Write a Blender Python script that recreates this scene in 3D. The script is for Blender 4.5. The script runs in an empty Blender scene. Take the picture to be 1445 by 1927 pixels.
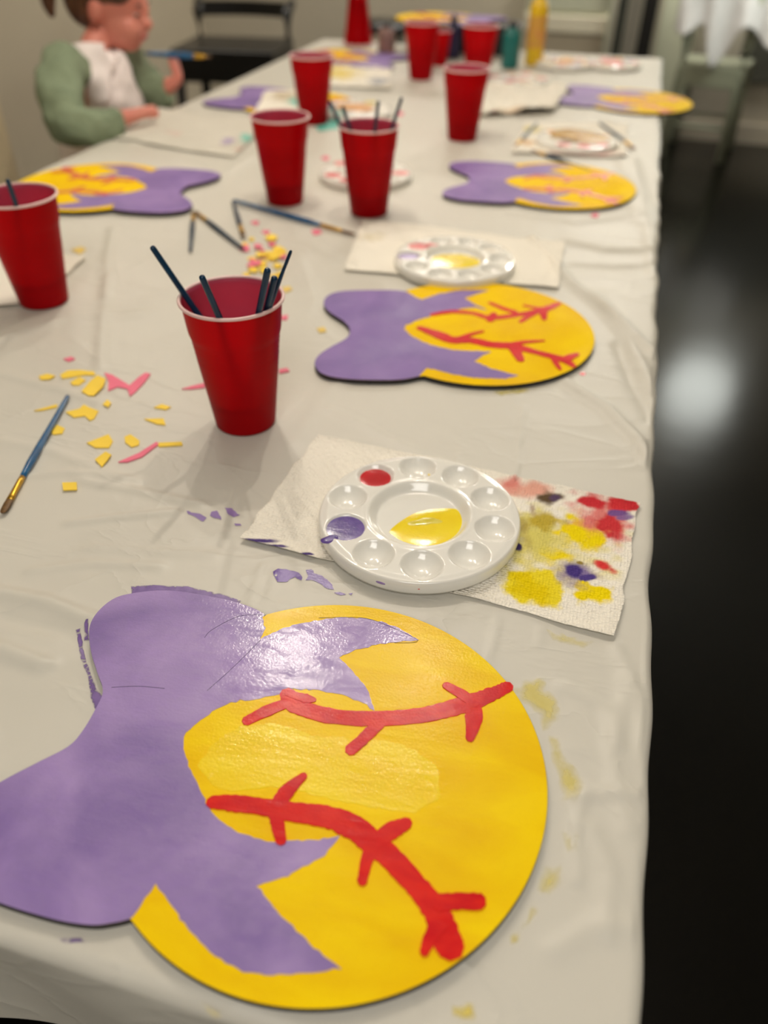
import bpy, bmesh, math, random
import numpy as np
from mathutils import Vector, Matrix, geometry, noise
random.seed(7); rng=np.random.default_rng(5)
C=bpy.context.scene.collection
T0=0.75                      # table height
CAMZ=1.20
W,H=1445,1927
FPX,PIT,YAW,ROL=1471.58,0.6830797,-0.26429455,0.01363335
# ------------------------------------------------------------------ camera frame
_cy,_sy=math.cos(YAW),math.sin(YAW)
f0=np.array([_sy,_cy,0.]); r0=np.array([_cy,-_sy,0.]); u0=np.array([0,0,1.])
F=f0*math.cos(PIT)-u0*math.sin(PIT); Uu=u0*math.cos(PIT)+f0*math.sin(PIT)
RR=r0*math.cos(ROL)+Uu*math.sin(ROL); UU=-r0*math.sin(ROL)+Uu*math.cos(ROL)
CAM=np.array([0,0,CAMZ])
def ray(px,py): return F+RR*(px-W/2)/FPX-UU*(py-H/2)/FPX
def at(px,py,z=0.0):         # point of the place at height z above the table top
    d=ray(px,py); return CAM+d*((T0+z-CAMZ)/d[2])
def atf(px,py,z=0.0):        # point at height z above the floor
    d=ray(px,py); return CAM+d*((z-CAMZ)/d[2])
def dep(px,py,t): return CAM+ray(px,py)*t
def atY(px,py,Y): d=ray(px,py); return CAM+d*(Y/d[1])
def proj(p):
    d=np.array(p)-CAM; z=d@F; return (W/2+FPX*(d@RR)/z, H/2-FPX*(d@UU)/z)
# ------------------------------------------------------------------ materials
def lin(c):
    o=[]
    for v in c:
        v/=255.; o.append(v/12.92 if v<=.04045 else ((v+.055)/1.055)**2.4)
    return (*o,1)
def setin(n,k,v):
    if k in n.inputs: n.inputs[k].default_value=v
MATS={}
def mat(name,rgb,rough=.5,var=.08,vscale=30,bump=0,bscale=60,spec=.5,metal=0,rgb2=None,stretch=(1,1,1),coat=0,coord='Object',detail=4,rvar=0,translucent=0,sheen=0,dist=.002,contrast=(.3,.7),sub=0):
    if name in MATS: return MATS[name]
    m=bpy.data.materials.new(name); m.use_nodes=True; nt=m.node_tree; N=nt.nodes; L=nt.links
    b=N['Principled BSDF']; out=N['Material Output']
    c1=lin(rgb); 
    if rgb2 is None: c2=tuple(min(1,x*(1-var*2)) for x in c1[:3])+(1,)
    else: c2=lin(rgb2)
    tc=N.new('ShaderNodeTexCoord'); mp=N.new('ShaderNodeMapping'); mp.inputs['Scale'].default_value=stretch
    L.new(tc.outputs[coord],mp.inputs[0])
    ns=N.new('ShaderNodeTexNoise'); ns.inputs['Scale'].default_value=vscale; ns.inputs['Detail'].default_value=detail
    L.new(mp.outputs[0],ns.inputs['Vector'])
    cr=N.new('ShaderNodeValToRGB'); cr.color_ramp.elements[0].position=contrast[0]; cr.color_ramp.elements[1].position=contrast[1]
    cr.color_ramp.elements[0].color=c2; cr.color_ramp.elements[1].color=c1
    L.new(ns.outputs[0],cr.inputs[0]); L.new(cr.outputs[0],b.inputs['Base Color'])
    b.inputs['Roughness'].default_value=rough; setin(b,'Specular IOR Level',spec); b.inputs['Metallic'].default_value=metal
    setin(b,'Coat Weight',coat); setin(b,'Coat Roughness',.12); setin(b,'Sheen Weight',sheen)
    if sub: setin(b,'Subsurface Weight',sub); b.inputs['Subsurface Radius'].default_value=(.012,.004,.002)
    if rvar:
        mr=N.new('ShaderNodeMapRange'); mr.inputs[1].default_value=.35; mr.inputs[2].default_value=.65
        mr.inputs[3].default_value=max(.03,rough-rvar); mr.inputs[4].default_value=rough+rvar
        n2=N.new('ShaderNodeTexNoise'); n2.inputs['Scale'].default_value=vscale*.6; n2.inputs['Detail'].default_value=5
        L.new(mp.outputs[0],n2.inputs['Vector']); L.new(n2.outputs[0],mr.inputs[0]); L.new(mr.outputs[0],b.inputs['Roughness'])
    if bump:
        nb=N.new('ShaderNodeTexNoise'); nb.inputs['Scale'].default_value=bscale; nb.inputs['Detail'].default_value=6
        L.new(mp.outputs[0],nb.inputs['Vector'])
        bp=N.new('ShaderNodeBump'); bp.inputs['Strength'].default_value=bump; bp.inputs['Distance'].default_value=dist
        L.new(nb.outputs[0],bp.inputs['Height']); L.new(bp.outputs[0],b.inputs['Normal'])
        if coat: L.new(bp.outputs[0],b.inputs['Coat Normal'])
    if translucent:
        tr=N.new('ShaderNodeBsdfTranslucent'); L.new(cr.outputs[0],tr.inputs[0])
        mx=N.new('ShaderNodeMixShader'); mx.inputs[0].default_value=translucent
        L.new(b.outputs[0],mx.inputs[1]); L.new(tr.outputs[0],mx.inputs[2]); L.new(mx.outputs[0],out.inputs[0])
    MATS[name]=m; return m
# ------------------------------------------------------------------ object helpers
def link(name,me,m,parent=None,smooth=False,kind=None,label=None):
    o=bpy.data.objects.new(name,me); C.objects.link(o)
    if m is not None:
        for mm in (m if isinstance(m,(list,tuple)) else [m]): me.materials.append(mm)
    if smooth:
        for p in me.polygons: p.use_smooth=True
    if parent is not None: o.parent=parent
    if kind: o['kind']=kind
    if label: o['label']=label
    return o
def mesh(name,V,Fc,m,parent=None,smooth=False,**k):
    me=bpy.data.meshes.new(name); me.from_pydata([tuple(map(float,v)) for v in V],[],[tuple(map(int,f)) for f in Fc]); me.update()
    return link(name,me,m,parent,smooth,**k)
def frombm(name,bm,m,parent=None,smooth=False,**k):
    bmesh.ops.recalc_face_normals(bm,faces=bm.faces)
    me=bpy.data.meshes.new(name); bm.to_mesh(me); bm.free(); return link(name,me,m,parent,smooth,**k)
def thing(name,label,cat,loc,rz=0,group=None):
    o=bpy.data.objects.new(name,None); C.objects.link(o); o.location=tuple(map(float,loc)); o.rotation_euler=(0,0,rz)
    o.empty_display_size=.05
    return tag(o,label,cat,group)
def tag(o,label,cat,group=None):
    o['label']=label; o['category']=cat
    if group: o['group']=group
    return o
def local(pts,loc,rz=0):
    c,s=math.cos(-rz),math.sin(-rz); o=[]
    for p in pts:
        x,y,z=p[0]-loc[0],p[1]-loc[1],p[2]-loc[2]; o.append((x*c-y*s,x*s+y*c,z))
    return o
def box_bm(bm,x0,x1,y0,y1,z0,z1,bev=0):
    r=bmesh.ops.create_cube(bm,size=1)
    vs=r['verts']
    for v in vs: v.co=Vector(((x0+x1)/2+v.co.x*(x1-x0),(y0+y1)/2+v.co.y*(y1-y0),(z0+z1)/2+v.co.z*(z1-z0)))
    if bev:
        es=list({e for v in vs for e in v.link_edges})
        bmesh.ops.bevel(bm,geom=es,offset=bev,segments=3,affect='EDGES',profile=.5)
def box(name,x0,x1,y0,y1,z0,z1,m,parent=None,bev=0,**k):
    bm=bmesh.new(); box_bm(bm,x0,x1,y0,y1,z0,z1,bev); return frombm(name,bm,m,parent,**k)
def cat_rom(P,n=8,closed=False):
    P=np.array(P,float); out=[]; N=len(P)
    rngi=range(N) if closed else range(N-1)
    for i in rngi:
        p0=P[(i-1)%N] if closed or i>0 else P[i]; p1=P[i]; p2=P[(i+1)%N]; p3=P[(i+2)%N] if closed or i+2<N else P[i+1]
        for t in np.linspace(0,1,n,endpoint=False):
            out.append(.5*((2*p1)+(-p0+p2)*t+(2*p0-5*p1+4*p2-p3)*t*t+(-p0+3*p1-3*p2+p3)*t**3))
    if not closed: out.append(P[-1])
    return np.array(out)
def cdt(pts,extra=()):
    """robust triangulation of an outline -> verts, triangles, boundary edges"""
    P=[];
    for p in pts:
        if not P or math.hypot(p[0]-P[-1][0],p[1]-P[-1][1])>1e-5: P.append((float(p[0]),float(p[1])))
    if math.hypot(P[0][0]-P[-1][0],P[0][1]-P[-1][1])<1e-5: P.pop()
    n=len(P); a=sum(P[i][0]*P[(i+1)%n][1]-P[(i+1)%n][0]*P[i][1] for i in range(n))
    if a<0: P=P[::-1]
    r=geometry.delaunay_2d_cdt([Vector(p) for p in P]+[Vector(e) for e in extra],[],[list(range(n))],1,1e-6)
    V=[tuple(v) for v in r[0]]; T=[list(f) for f in r[2]]; cnt={}
    for f in T:
        x=sum(V[f[k]][0]*V[f[(k+1)%len(f)]][1]-V[f[(k+1)%len(f)]][0]*V[f[k]][1] for k in range(len(f)))
        if x<0: f.reverse()
        for k in range(len(f)): cnt.setdefault(frozenset((f[k],f[(k+1)%len(f)])),[]).append((f[k],f[(k+1)%len(f)]))
    return V,T,[e[0] for e in cnt.values() if len(e)==1]
def slab(name,pts,z0,z1,m,parent=None,bottom=True,**k):
    """outline (x,y) extruded from z0 to z1"""
    V,T,B=cdt(pts); n=len(V)
    VV=[(x,y,z1) for x,y in V]+[(x,y,z0) for x,y in V]; Fc=[tuple(t) for t in T]
    if bottom: Fc+=[tuple(n+i for i in t[::-1]) for t in T]
    Fc+=[(b,a,n+a,n+b) for a,b in B]
    return mesh(name,VV,Fc,m,parent,**k)
def tube_bm(bm,path,rad,seg=12,cap=True,flat=1.0):
    path=[Vector(p) for p in path]; rings=[]
    up=Vector((0,0,1))
    for i,p in enumerate(path):
        t=(path[min(i+1,len(path)-1)]-path[max(i-1,0)]).normalized()
        a=t.cross(up) 
        if a.length<1e-3: a=t.cross(Vector((0,1,0)))
        a.normalize(); b=a.cross(t).normalized(); r=rad[i] if hasattr(rad,'__len__') else rad
        fl=flat[i] if hasattr(flat,'__len__') else flat
        rings.append([bm.verts.new(p+(a*math.cos(2*math.pi*k/seg)+b*math.sin(2*math.pi*k/seg)*fl)*r) for k in range(seg)])
    for i in range(len(rings)-1):
        for k in range(seg): bm.faces.new((rings[i][k],rings[i][(k+1)%seg],rings[i+1][(k+1)%seg],rings[i+1][k]))
    if cap: bm.faces.new(rings[0][::-1]); bm.faces.new(rings[-1])
def lathe(name,prof,m,parent=None,seg=64,smooth=True,loc=(0,0,0),**k):
    V=[];Fc=[]
    for (r,z) in prof:
        for j in range(seg): V.append((loc[0]+r*math.cos(2*math.pi*j/seg),loc[1]+r*math.sin(2*math.pi*j/seg),loc[2]+z))
    for i in range(len(prof)-1):
        for j in range(seg): Fc.append((i*seg+j,i*seg+(j+1)%seg,(i+1)*seg+(j+1)%seg,(i+1)*seg+j))
    return mesh(name,V,Fc,m,parent,smooth,**k)
def copy_tree(o,parent=None):
    c=o.copy(); C.objects.link(c)
    if parent is not None: c.parent=parent
    for ch in list(o.children): copy_tree(ch,c)
    return c
# ------------------------------------------------------------------ the cloth surface
XR,XL,YN,YF=0.094,-1.068,0.1195,3.03
def seg_d(X,Y,pl):
    D=np.full(X.shape,9.)
    for a,b in zip(pl[:-1],pl[1:]):
        ab=b-a; t=np.clip(((X-a[0])*ab[0]+(Y-a[1])*ab[1])/(ab@ab+1e-12),0,1)
        D=np.minimum(D,np.hypot(X-a[0]-t*ab[0],Y-a[1]-t*ab[1]))
    return D
RIDGES=[ # pixel polyline, height (mm), half width (mm)
 ([(0,1118),(90,1135),(165,1165),(225,1180)],2.2,9),([(0,1222),(80,1252),(165,1285),(240,1300)],2.2,9),([(0,1400),(60,1397),(140,1405)],1.8,10),
 ([(0,1555-30),(40,1500)],1,8),
 ([(0,1160),(120,1190),(170,1225)],-1.0,8),([(150,905),(260,925),(380,950)],1.1,6),([(20,900),(130,890),(260,905)],.8,6),
 ([(130,985),(230,972),(330,962)],1.2,5),([(60,1075),(170,1060),(300,1064)],1.0,6),([(170,1030),(300,1038),(400,1042)],.6,7),
 ([(0,830),(100,850),(230,900)],.8,8),([(0,705),(100,730),(190,760)],1.0,8),
 ([(1000,455),(1080,540),(1170,610),(1232,672)],3.2,9),([(1120,560),(1180,640),(1232,740)],2.2,10),([(1060,720),(1140,770),(1200,830),(1226,870)],3,9),
 ([(1165,650),(1190,720),(1228,790)],-1.5,10),([(1070,455),(1140,470),(1240,470)],2.2,14),([(1080,500),(1160,505),(1238,500)],-1.4,12),
 ([(560,830),(600,760),(640,720)],.7,12),([(985,765),(978,830),(968,905)],.9,2.2),([(935,1165),(922,1220),(910,1262)],.8,2.0),([(1020,1180),(1015,1215)],.6,2),
 ([(495,1060),(478,1110),(465,1150)],.7,2),([(520,1075),(505,1130)],.5,2),([(620,770),(720,820),(820,870)],.9,7),([(1100,1480),(1085,1560),(1085,1660)],1.3,2.5),
 ([(1085,1500),(1160,1490),(1222,1500)],1.0,5),([(1110,1560),(1150,1640),(1140,1760)],.9,6),([(1060,1290),(1140,1330),(1160,1400)],.8,6),([(1180,1280),(1150,1420),(1180,1560)],.9,6),
 ([(1160,1215),(1195,1300),(1215,1420)],1.0,6),([(1040,1790),(1120,1740),(1200,1750)],.8,7),([(0,1640),(60,1760)],.3,8),
 ([(200,560),(205,480),(215,430)],1.6,10),([(190,690),(195,600),(210,520)],1.4,9),([(0,640),(120,600),(260,590)],1.2,14),([(560,450),(680,500),(790,530)],.9,12),
 ([(960,400),(1080,420),(1200,405)],1.5,14),([(1190,300),(1215,400),(1232,520)],1.4,14),([(560,480),(590,560),(600,640)],.9,12),
 ([(330,300),(420,330),(470,300)],1.4,16),([(250,270),(330,250),(420,240)],2,20),([(1140,230),(1180,330),(1200,420)],1.2,16)]
RID=[(np.array([at(*p)[:2] for p in pl]),hh*1e-3,w*1e-3) for pl,hh,w in RIDGES]
RID=[(a,b*2.4,c*.85) for a,b,c in RID]
_w=[(rng.uniform(4,26),rng.uniform(0,math.pi),rng.uniform(0,6.28)) for _ in range(14)]
def hf(X,Y):
    X=np.asarray(X,float); Y=np.asarray(Y,float); Z=np.zeros(X.shape)
    for k,a,p in _w: Z+=.00055/ (1+k*.08)*np.sin(k*(X*math.cos(a)+Y*math.sin(a))+p+1.5*np.sin(3.1*X+2.3*Y+p))
    for pl,hh,w in RID:
        D=seg_d(X,Y,pl); Z+=hh*np.exp(-(D/w)**2)
    return Z
_hf0=hf
FLAT=[]
def hf(X,Y):
    X=np.asarray(X,float); Y=np.asarray(Y,float); Z=_hf0(X,Y)
    for (c,r) in FLAT:
        D=np.hypot(X-c[0],Y-c[1]); w=np.clip((r+.010-D)/.008,0,1); Z=Z-w*np.maximum(Z-.0003,0)
    return Z
def hmax(pts): 
    a=np.array([p[:2] for p in pts]); return float(hf(a[:,0],a[:,1]).max())
# ------------------------------------------------------------------ setting
M_floor=mat('dark_floor',(12,11,8),.18,var=.25,vscale=3,bump=.04,bscale=5,spec=.22,dist=.01)
M_wall=mat('greige_wall_paint',(184,176,158),.75,var=.03,vscale=4,bump=.1,bscale=300,dist=.001)
M_wall2=mat('grey_wall_paint',(184,172,150),.75,var=.03,vscale=4)
M_ceil=mat('ceiling_paint',(235,232,225),.85,var=.02,vscale=4)
M_green=mat('sage_grey_cabinet_paint',(208,210,186),.5,var=.03,vscale=8)
M_trimp=mat('cream_trim_paint',(236,228,204),.5,var=.03,vscale=8)
M_black=mat('black_lacquer',(20,19,18),.35,var=.2,vscale=30)
RX0,RX1,RY0,RY1=-2.7,3.4,-2.6,5.35
box('floor',RX0,RX1,RY0,RY1,-.05,0,M_floor,kind='structure')
box('ceiling',RX0,RX1,RY0,RY1,2.6,2.65,M_ceil,kind='structure')
box('wall_back',RX0-.1,RX1+.1,RY1,RY1+.1,0,2.6,M_wall,kind='structure')
box('wall_left',RX0-.1,RX0,RY0,RY1,0,2.6,M_wall2,kind='structure')
box('wall_right',RX1,RX1+.1,RY0,RY1,0,2.6,M_wall,kind='structure')
box('wall_front',RX0-.1,RX1+.1,RY0-.1,RY0,0,2.6,M_wall,kind='structure')
def wallx(px,py,Y): return atY(px,py,Y)
# ------------------------------------------------------------------ tablecloth
def build_cloth():
    # parameter lines across: u across x (drape-left, top, drape-right), v along y
    rad=.010; DR=.16
    def axis(a,b,step_fn,drop):
        s=[-drop+ i*(drop-rad*0)/10 for i in range(10)]  # outside
        pts=[('d',-drop*(1-i/9)-rad*1.57) for i in range(9)]
        pts+=[('c',-rad*1.57*(1-i/6)) for i in range(6)]
        return pts
    def line(a,b,steps):
        """list of (coord,down) along the cross-section from a to b"""
        out=[]
        for i in range(12): out.append((a-rad, -rad-DR*(1-i/12.)))
        for i in range(8):
            t=math.pi/2*i/8; out.append((a-rad*math.cos(t), -rad+rad*math.sin(t)))
        out+= [(s,0.) for s in steps]
        for i in range(1,9):
            t=math.pi/2*(1-i/8); out.append((b+rad*math.cos(t), -rad+rad*math.sin(t)))
        for i in range(1,13): out.append((b+rad, -rad-DR*(i/12.)))
        return out
    a,b=XL+rad,XR-rad; sx=np.linspace(a,b,310)
    c,d=YN+rad,YF-rad; sy=[c]; 
    while sy[-1]<d: sy.append(sy[-1]+.0034+.0022*max(0,sy[-1]-.9))
    sy[-1]=d
    LX=line(a,b,sx); LY=line(c,d,np.array(sy))
    nx,ny=len(LX),len(LY); ux=np.array([p[0] for p in LX]); dx=np.array([p[1] for p in LX]); uy=np.array([p[0] for p in LY]); dy=np.array([p[1] for p in LY])
    X,Y=np.meshgrid(ux,uy); DX,DY=np.meshgrid(dx,dy)
    Z=T0+DX+DY
    # corner: limit the fall and gather
    both=(DX<-.011)&(DY<-.011); Z=np.where(both,T0-rad-np.maximum(-DX-rad,-DY-rad)*.98-.004,Z)
    top=(DX>-.0005)&(DY>-.0005)
    Z=Z+np.where(top,hf(X,Y),0)
    s=np.clip(-DX-.004,0,1); side=np.sign(X-(a+b)/2)
    X=X+side*(s>0)*( .0035*np.sin(Y*31+2*np.sin(Y*7))*np.clip(s*18,0,1)+.010*s/DR*np.sin(Y*19+1))
    edge=np.exp(-((X-XR)/.02)**2); X=X+edge*(.0016*np.sin(Y*23+1.3*np.sin(Y*11))+.0008*np.sin(Y*71))
    s=np.clip(-DY-.004,0,1); side=np.sign(Y-(c+d)/2)
    Y=Y+side*(s>0)*(.004*np.sin(X*27)*np.clip(s*18,0,1)+.012*s/DR*np.sin(X*17+2))
    V=np.c_[X.ravel(),Y.ravel(),Z.ravel()]
    idx=np.arange(nx*ny).reshape(ny,nx); Q=np.stack([idx[:-1,:-1],idx[:-1,1:],idx[1:,1:],idx[1:,:-1]],-1).reshape(-1,4)
    me=bpy.data.meshes.new('tablecloth'); me.from_pydata(V.tolist(),[],Q.tolist()); me.update()
    return me
def cloth_material():
    m=bpy.data.materials.new('white_plastic_sheet'); m.use_nodes=True; nt=m.node_tree; N=nt.nodes; L=nt.links; b=N['Principled BSDF']
    b.inputs['Base Color'].default_value=lin((222,218,206)); b.inputs['Roughness'].default_value=.42; setin(b,'Specular IOR Level',.4)
    tc=N.new('ShaderNodeTexCoord')
    mp=N.new('ShaderNodeMapping'); mp.inputs['Rotation'].default_value=(0,0,.5); mp.inputs['Scale'].default_value=(1,1.6,1); L.new(tc.outputs['Object'],mp.inputs[0])
    n1=N.new('ShaderNodeTexNoise'); n1.inputs['Scale'].default_value=4.5; n1.inputs['Detail'].default_value=3; n1.inputs['Distortion'].default_value=.7; L.new(mp.outputs[0],n1.inputs['Vector'])
    # ridged: 1-|2n-1|
    def ridge(src,pw):
        a=N.new('ShaderNodeMath'); a.operation='MULTIPLY_ADD'; a.inputs[1].default_value=2; a.inputs[2].default_value=-1; L.new(src,a.inputs[0])
        c=N.new('ShaderNodeMath'); c.operation='ABSOLUTE'; L.new(a.outputs[0],c.inputs[0])
        d=N.new('ShaderNodeMath'); d.operation='SUBTRACT'; d.inputs[0].default_value=1; L.new(c.outputs[0],d.inputs[1])
        e=N.new('ShaderNodeMath'); e.operation='POWER'; e.inputs[1].default_value=pw; L.new(d.outputs[0],e.inputs[0]); return e.outputs[0]
    r1=ridge(n1.outputs[0],14)
    mp2=N.new('ShaderNodeMapping'); mp2.inputs['Rotation'].default_value=(0,0,-.9); mp2.inputs['Scale'].default_value=(1,1.8,1); L.new(tc.outputs['Object'],mp2.inputs[0])
    n2=N.new('ShaderNodeTexNoise'); n2.inputs['Scale'].default_value=6; n2.inputs['Detail'].default_value=4; n2.inputs['Distortion'].default_value=.5; L.new(mp2.outputs[0],n2.inputs['Vector'])
    r2=ridge(n2.outputs[0],20)
    n3=N.new('ShaderNodeTexNoise'); n3.inputs['Scale'].default_value=22; n3.inputs['Detail'].default_value=5; L.new(tc.outputs['Object'],n3.inputs['Vector'])
    ad=N.new('ShaderNodeMath'); ad.operation='MULTIPLY_ADD'; ad.inputs[1].default_value=.7; L.new(r2,ad.inputs[0]); L.new(r1,ad.inputs[2])
    ad2=N.new('ShaderNodeMath'); ad2.operation='MULTIPLY_ADD'; ad2.inputs[1].default_value=.5; L.new(n3.outputs[0],ad2.inputs[0]); L.new(ad.outputs[0],ad2.inputs[2])
    bp=N.new('ShaderNodeBump'); bp.inputs['Strength'].default_value=.5; bp.inputs['Distance'].default_value=.0014; L.new(ad2.outputs[0],bp.inputs['Height']); L.new(bp.outputs[0],b.inputs['Normal'])
    tr=N.new('ShaderNodeBsdfTranslucent'); tr.inputs[0].default_value=lin((225,215,195)); mx=N.new('ShaderNodeMixShader'); mx.inputs[0].default_value=.12
    L.new(b.outputs[0],mx.inputs[1]); L.new(tr.outputs[0],mx.inputs[2]); L.new(mx.outputs[0],N['Material Output'].inputs[0])
    return m
for (a_,b_,c_,d_) in ((-.10875,.26895,.142,3.6),(-.12657,.91555,.144,3)):
    FLAT.append(((a_,b_),c_)); FLAT.append(((a_-.13,b_-.01),.09)); FLAT.append(((a_-.13,b_+.06),.07)); FLAT.append(((a_-.13,b_-.08),.07))
for (px_,py_) in ((1050,346),(176,349),(556,192),(640,107),(1195,189),(853,487),(688,322),(1085,260),(668,203),(1062,116),(1152,117),(948,146),(889,346),(360,376),(1080,180),(730,120)):
    FLAT.append((tuple(at(px_,py_)[:2]),.14))
FLAT.append(((-.1098,.5265),.09))
cloth=link('tablecloth',build_cloth(),cloth_material(),smooth=True)
tag(cloth,'long white plastic tablecloth with fold creases covering the whole table','tablecloth')
M_wood=mat('dark_table_wood',(58,44,34),.5,var=.2,vscale=8,stretch=(1,12,1))
tb=thing('dining_table','long dark wooden table hidden under the white plastic sheet','table',((XL+XR)/2,(YN+YF)/2,0))
hx,hy=(XR-XL)/2-.014,(YF-YN)/2-.014
box('tabletop',-hx,hx,-hy,hy,T0-.035,T0-.0045,M_wood,tb,bev=.002)
for sx in(-1,1):
    for sy in(-1,1):
        bm=bmesh.new(); x,y=sx*(hx-.06),sy*(hy-.08); box_bm(bm,x-.035,x+.035,y-.035,y+.035,0,T0-.035,.004); frombm('leg',bm,M_wood,tb)
# ------------------------------------------------------------------ paint materials
def paint_mat(name,c1,c2,rough,bumps,stretch=(1,1,1),ang=0,scale=18,rvar=.1,coat=.0,spec=.5,contrast=(.35,.65),wet=0):
    m=bpy.data.materials.new(name); m.use_nodes=True; nt=m.node_tree; N=nt.nodes; L=nt.links; b=N['Principled BSDF']
    tc=N.new('ShaderNodeTexCoord'); mp=N.new('ShaderNodeMapping'); mp.inputs['Scale'].default_value=stretch; mp.inputs['Rotation'].default_value=(0,0,ang); L.new(tc.outputs['Object'],mp.inputs[0])
    ns=N.new('ShaderNodeTexNoise'); ns.inputs['Scale'].default_value=scale; ns.inputs['Detail'].default_value=5; ns.inputs['Distortion'].default_value=.6; L.new(mp.outputs[0],ns.inputs['Vector'])
    cr=N.new('ShaderNodeValToRGB'); cr.color_ramp.elements[0].position=contrast[0]; cr.color_ramp.elements[1].position=contrast[1]; cr.color_ramp.elements[0].color=lin(c1); cr.color_ramp.elements[1].color=lin(c2)
    L.new(ns.outputs[0],cr.inputs[0]); L.new(cr.outputs[0],b.inputs['Base Color'])
    n2=N.new('ShaderNodeTexNoise'); n2.inputs['Scale'].default_value=14; n2.inputs['Detail'].default_value=3; L.new(mp.outputs[0],n2.inputs['Vector'])
    mr=N.new('ShaderNodeMapRange'); mr.inputs[1].default_value=.35; mr.inputs[2].default_value=.65; mr.inputs[3].default_value=max(.05,rough-rvar); mr.inputs[4].default_value=rough+rvar
    L.new(n2.outputs[0],mr.inputs[0]); L.new(mr.outputs[0],b.inputs['Roughness'])
    # strokes bump: long thin streaks plus fine grain
    mp3=N.new('ShaderNodeMapping'); mp3.inputs['Scale'].default_value=(1,4,1); mp3.inputs['Rotation'].default_value=(0,0,ang+.3); L.new(tc.outputs['Object'],mp3.inputs[0])
    n3=N.new('ShaderNodeTexNoise'); n3.inputs['Scale'].default_value=40; n3.inputs['Detail'].default_value=3; L.new(mp3.outputs[0],n3.inputs['Vector'])
    n4=N.new('ShaderNodeTexNoise'); n4.inputs['Scale'].default_value=620; n4.inputs['Detail'].default_value=3; L.new(tc.outputs['Object'],n4.inputs['Vector'])
    ad=N.new('ShaderNodeMath'); ad.operation='MULTIPLY_ADD'; ad.inputs[1].default_value=.7; L.new(n4.outputs[0],ad.inputs[0]); L.new(n3.outputs[0],ad.inputs[2])
    bp=N.new('ShaderNodeBump'); bp.inputs['Strength'].default_value=bumps; bp.inputs['Distance'].default_value=.0006; L.new(ad.outputs[0],bp.inputs['Height']); L.new(bp.outputs[0],b.inputs['Normal'])
    setin(b,'Coat Weight',coat); setin(b,'Coat Roughness',.15); setin(b,'Specular IOR Level',spec)
    if wet:   # patches of paint still wet: streaky coat with a grainy skin
        n5=N.new('ShaderNodeTexNoise'); n5.inputs['Scale'].default_value=45; n5.inputs['Detail'].default_value=8; n5.inputs['Roughness'].default_value=.75; n5.inputs['Distortion'].default_value=.8; mp5=N.new('ShaderNodeMapping'); mp5.inputs['Location'].default_value=(3.3,1.7,0); mp5.inputs['Scale'].default_value=(1,2.2,1); mp5.inputs['Rotation'].default_value=(0,0,.5); L.new(tc.outputs['Object'],mp5.inputs[0]); L.new(mp5.outputs[0],n5.inputs['Vector'])
        mw=N.new('ShaderNodeMapRange'); mw.inputs[1].default_value=.38; mw.inputs[2].default_value=.55; mw.inputs[3].default_value=wet*.05; mw.inputs[4].default_value=wet; L.new(n5.outputs[0],mw.inputs[0]); L.new(mw.outputs[0],b.inputs['Coat Weight'])
        setin(b,'Coat Roughness',.17)
        n6=N.new('ShaderNodeTexNoise'); n6.inputs['Scale'].default_value=500; n6.inputs['Detail'].default_value=2; L.new(tc.outputs['Object'],n6.inputs['Vector'])
        b2=N.new('ShaderNodeBump'); b2.inputs['Strength'].default_value=.22; b2.inputs['Distance'].default_value=.0006; L.new(n6.outputs[0],b2.inputs['Height']); L.new(b2.outputs[0],b.inputs['Coat Normal'])
    return m
PUR=paint_mat('purple_paint',(132,108,170),(164,138,196),.42,.3,scale=14,rvar=.1,spec=.3,wet=1.0)
RED3=paint_mat('dry_red_paint',(206,0,18),(222,24,20),.45,.3,scale=45,spec=.15)
YEL3=paint_mat('dry_yellow_paint',(240,192,0),(250,210,0),.55,.3,scale=12,spec=.04)
PUR3=paint_mat('dry_purple_paint',(126,100,164),(150,122,182),.45,.3,scale=14,spec=.25)
PUR2=paint_mat('light_purple_paint',(122,96,162),(140,112,176),.42,.4,scale=14,ang=.6,spec=.3)
PURW=paint_mat('wet_purple_paint',(82,60,138),(106,82,160),.12,.5,scale=90,rvar=.05,coat=.5)
YEL=paint_mat('yellow_paint',(242,194,0),(252,214,0),.22,.3,scale=12,stretch=(1,2.5,1),rvar=.05,spec=.14)
YEL2=paint_mat('fresh_yellow_paint',(246,208,0),(250,220,20),.16,.45,spec=.3,scale=16,stretch=(1,2,1),ang=.5,rvar=.08)
YELW=paint_mat('wet_yellow_paint',(246,214,0),(250,224,20),.1,.25,scale=40,rvar=.03,coat=.6)
RED=paint_mat('red_paint',(206,0,18),(226,30,20),.14,.45,scale=45,stretch=(1,2,1),rvar=.05,spec=.2,wet=.12)
PURS=paint_mat('glossy_purple_drip',(100,76,150),(124,98,172),.24,.4,scale=60,rvar=.06)
REDW=paint_mat('wet_red_paint',(186,0,22),(200,8,30),.1,.2,scale=40,rvar=.03,coat=.5)
ORG=paint_mat('orange_red_paint',(206,70,26),(226,104,30),.35,.4,scale=30)
M_edge=mat('dark_board_edge',(34,28,30),.6,var=.2,vscale=40)
M_pencil=mat('pencil_line',(62,46,84),.6)
BT=.0055; Bz=.0012
GEN=[(-.57,.82),(-.68,.856),(-.83,.877),(-1.07,.887),(-1.22,.866),(-1.38,.80),(-1.46,.70),(-1.475,.6),(-1.44,.48),(-1.33,.32),(-1.21,.17),(-1.175,0)]
GEN=GEN+[(x,-y) for x,y in GEN[-2::-1]]
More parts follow.
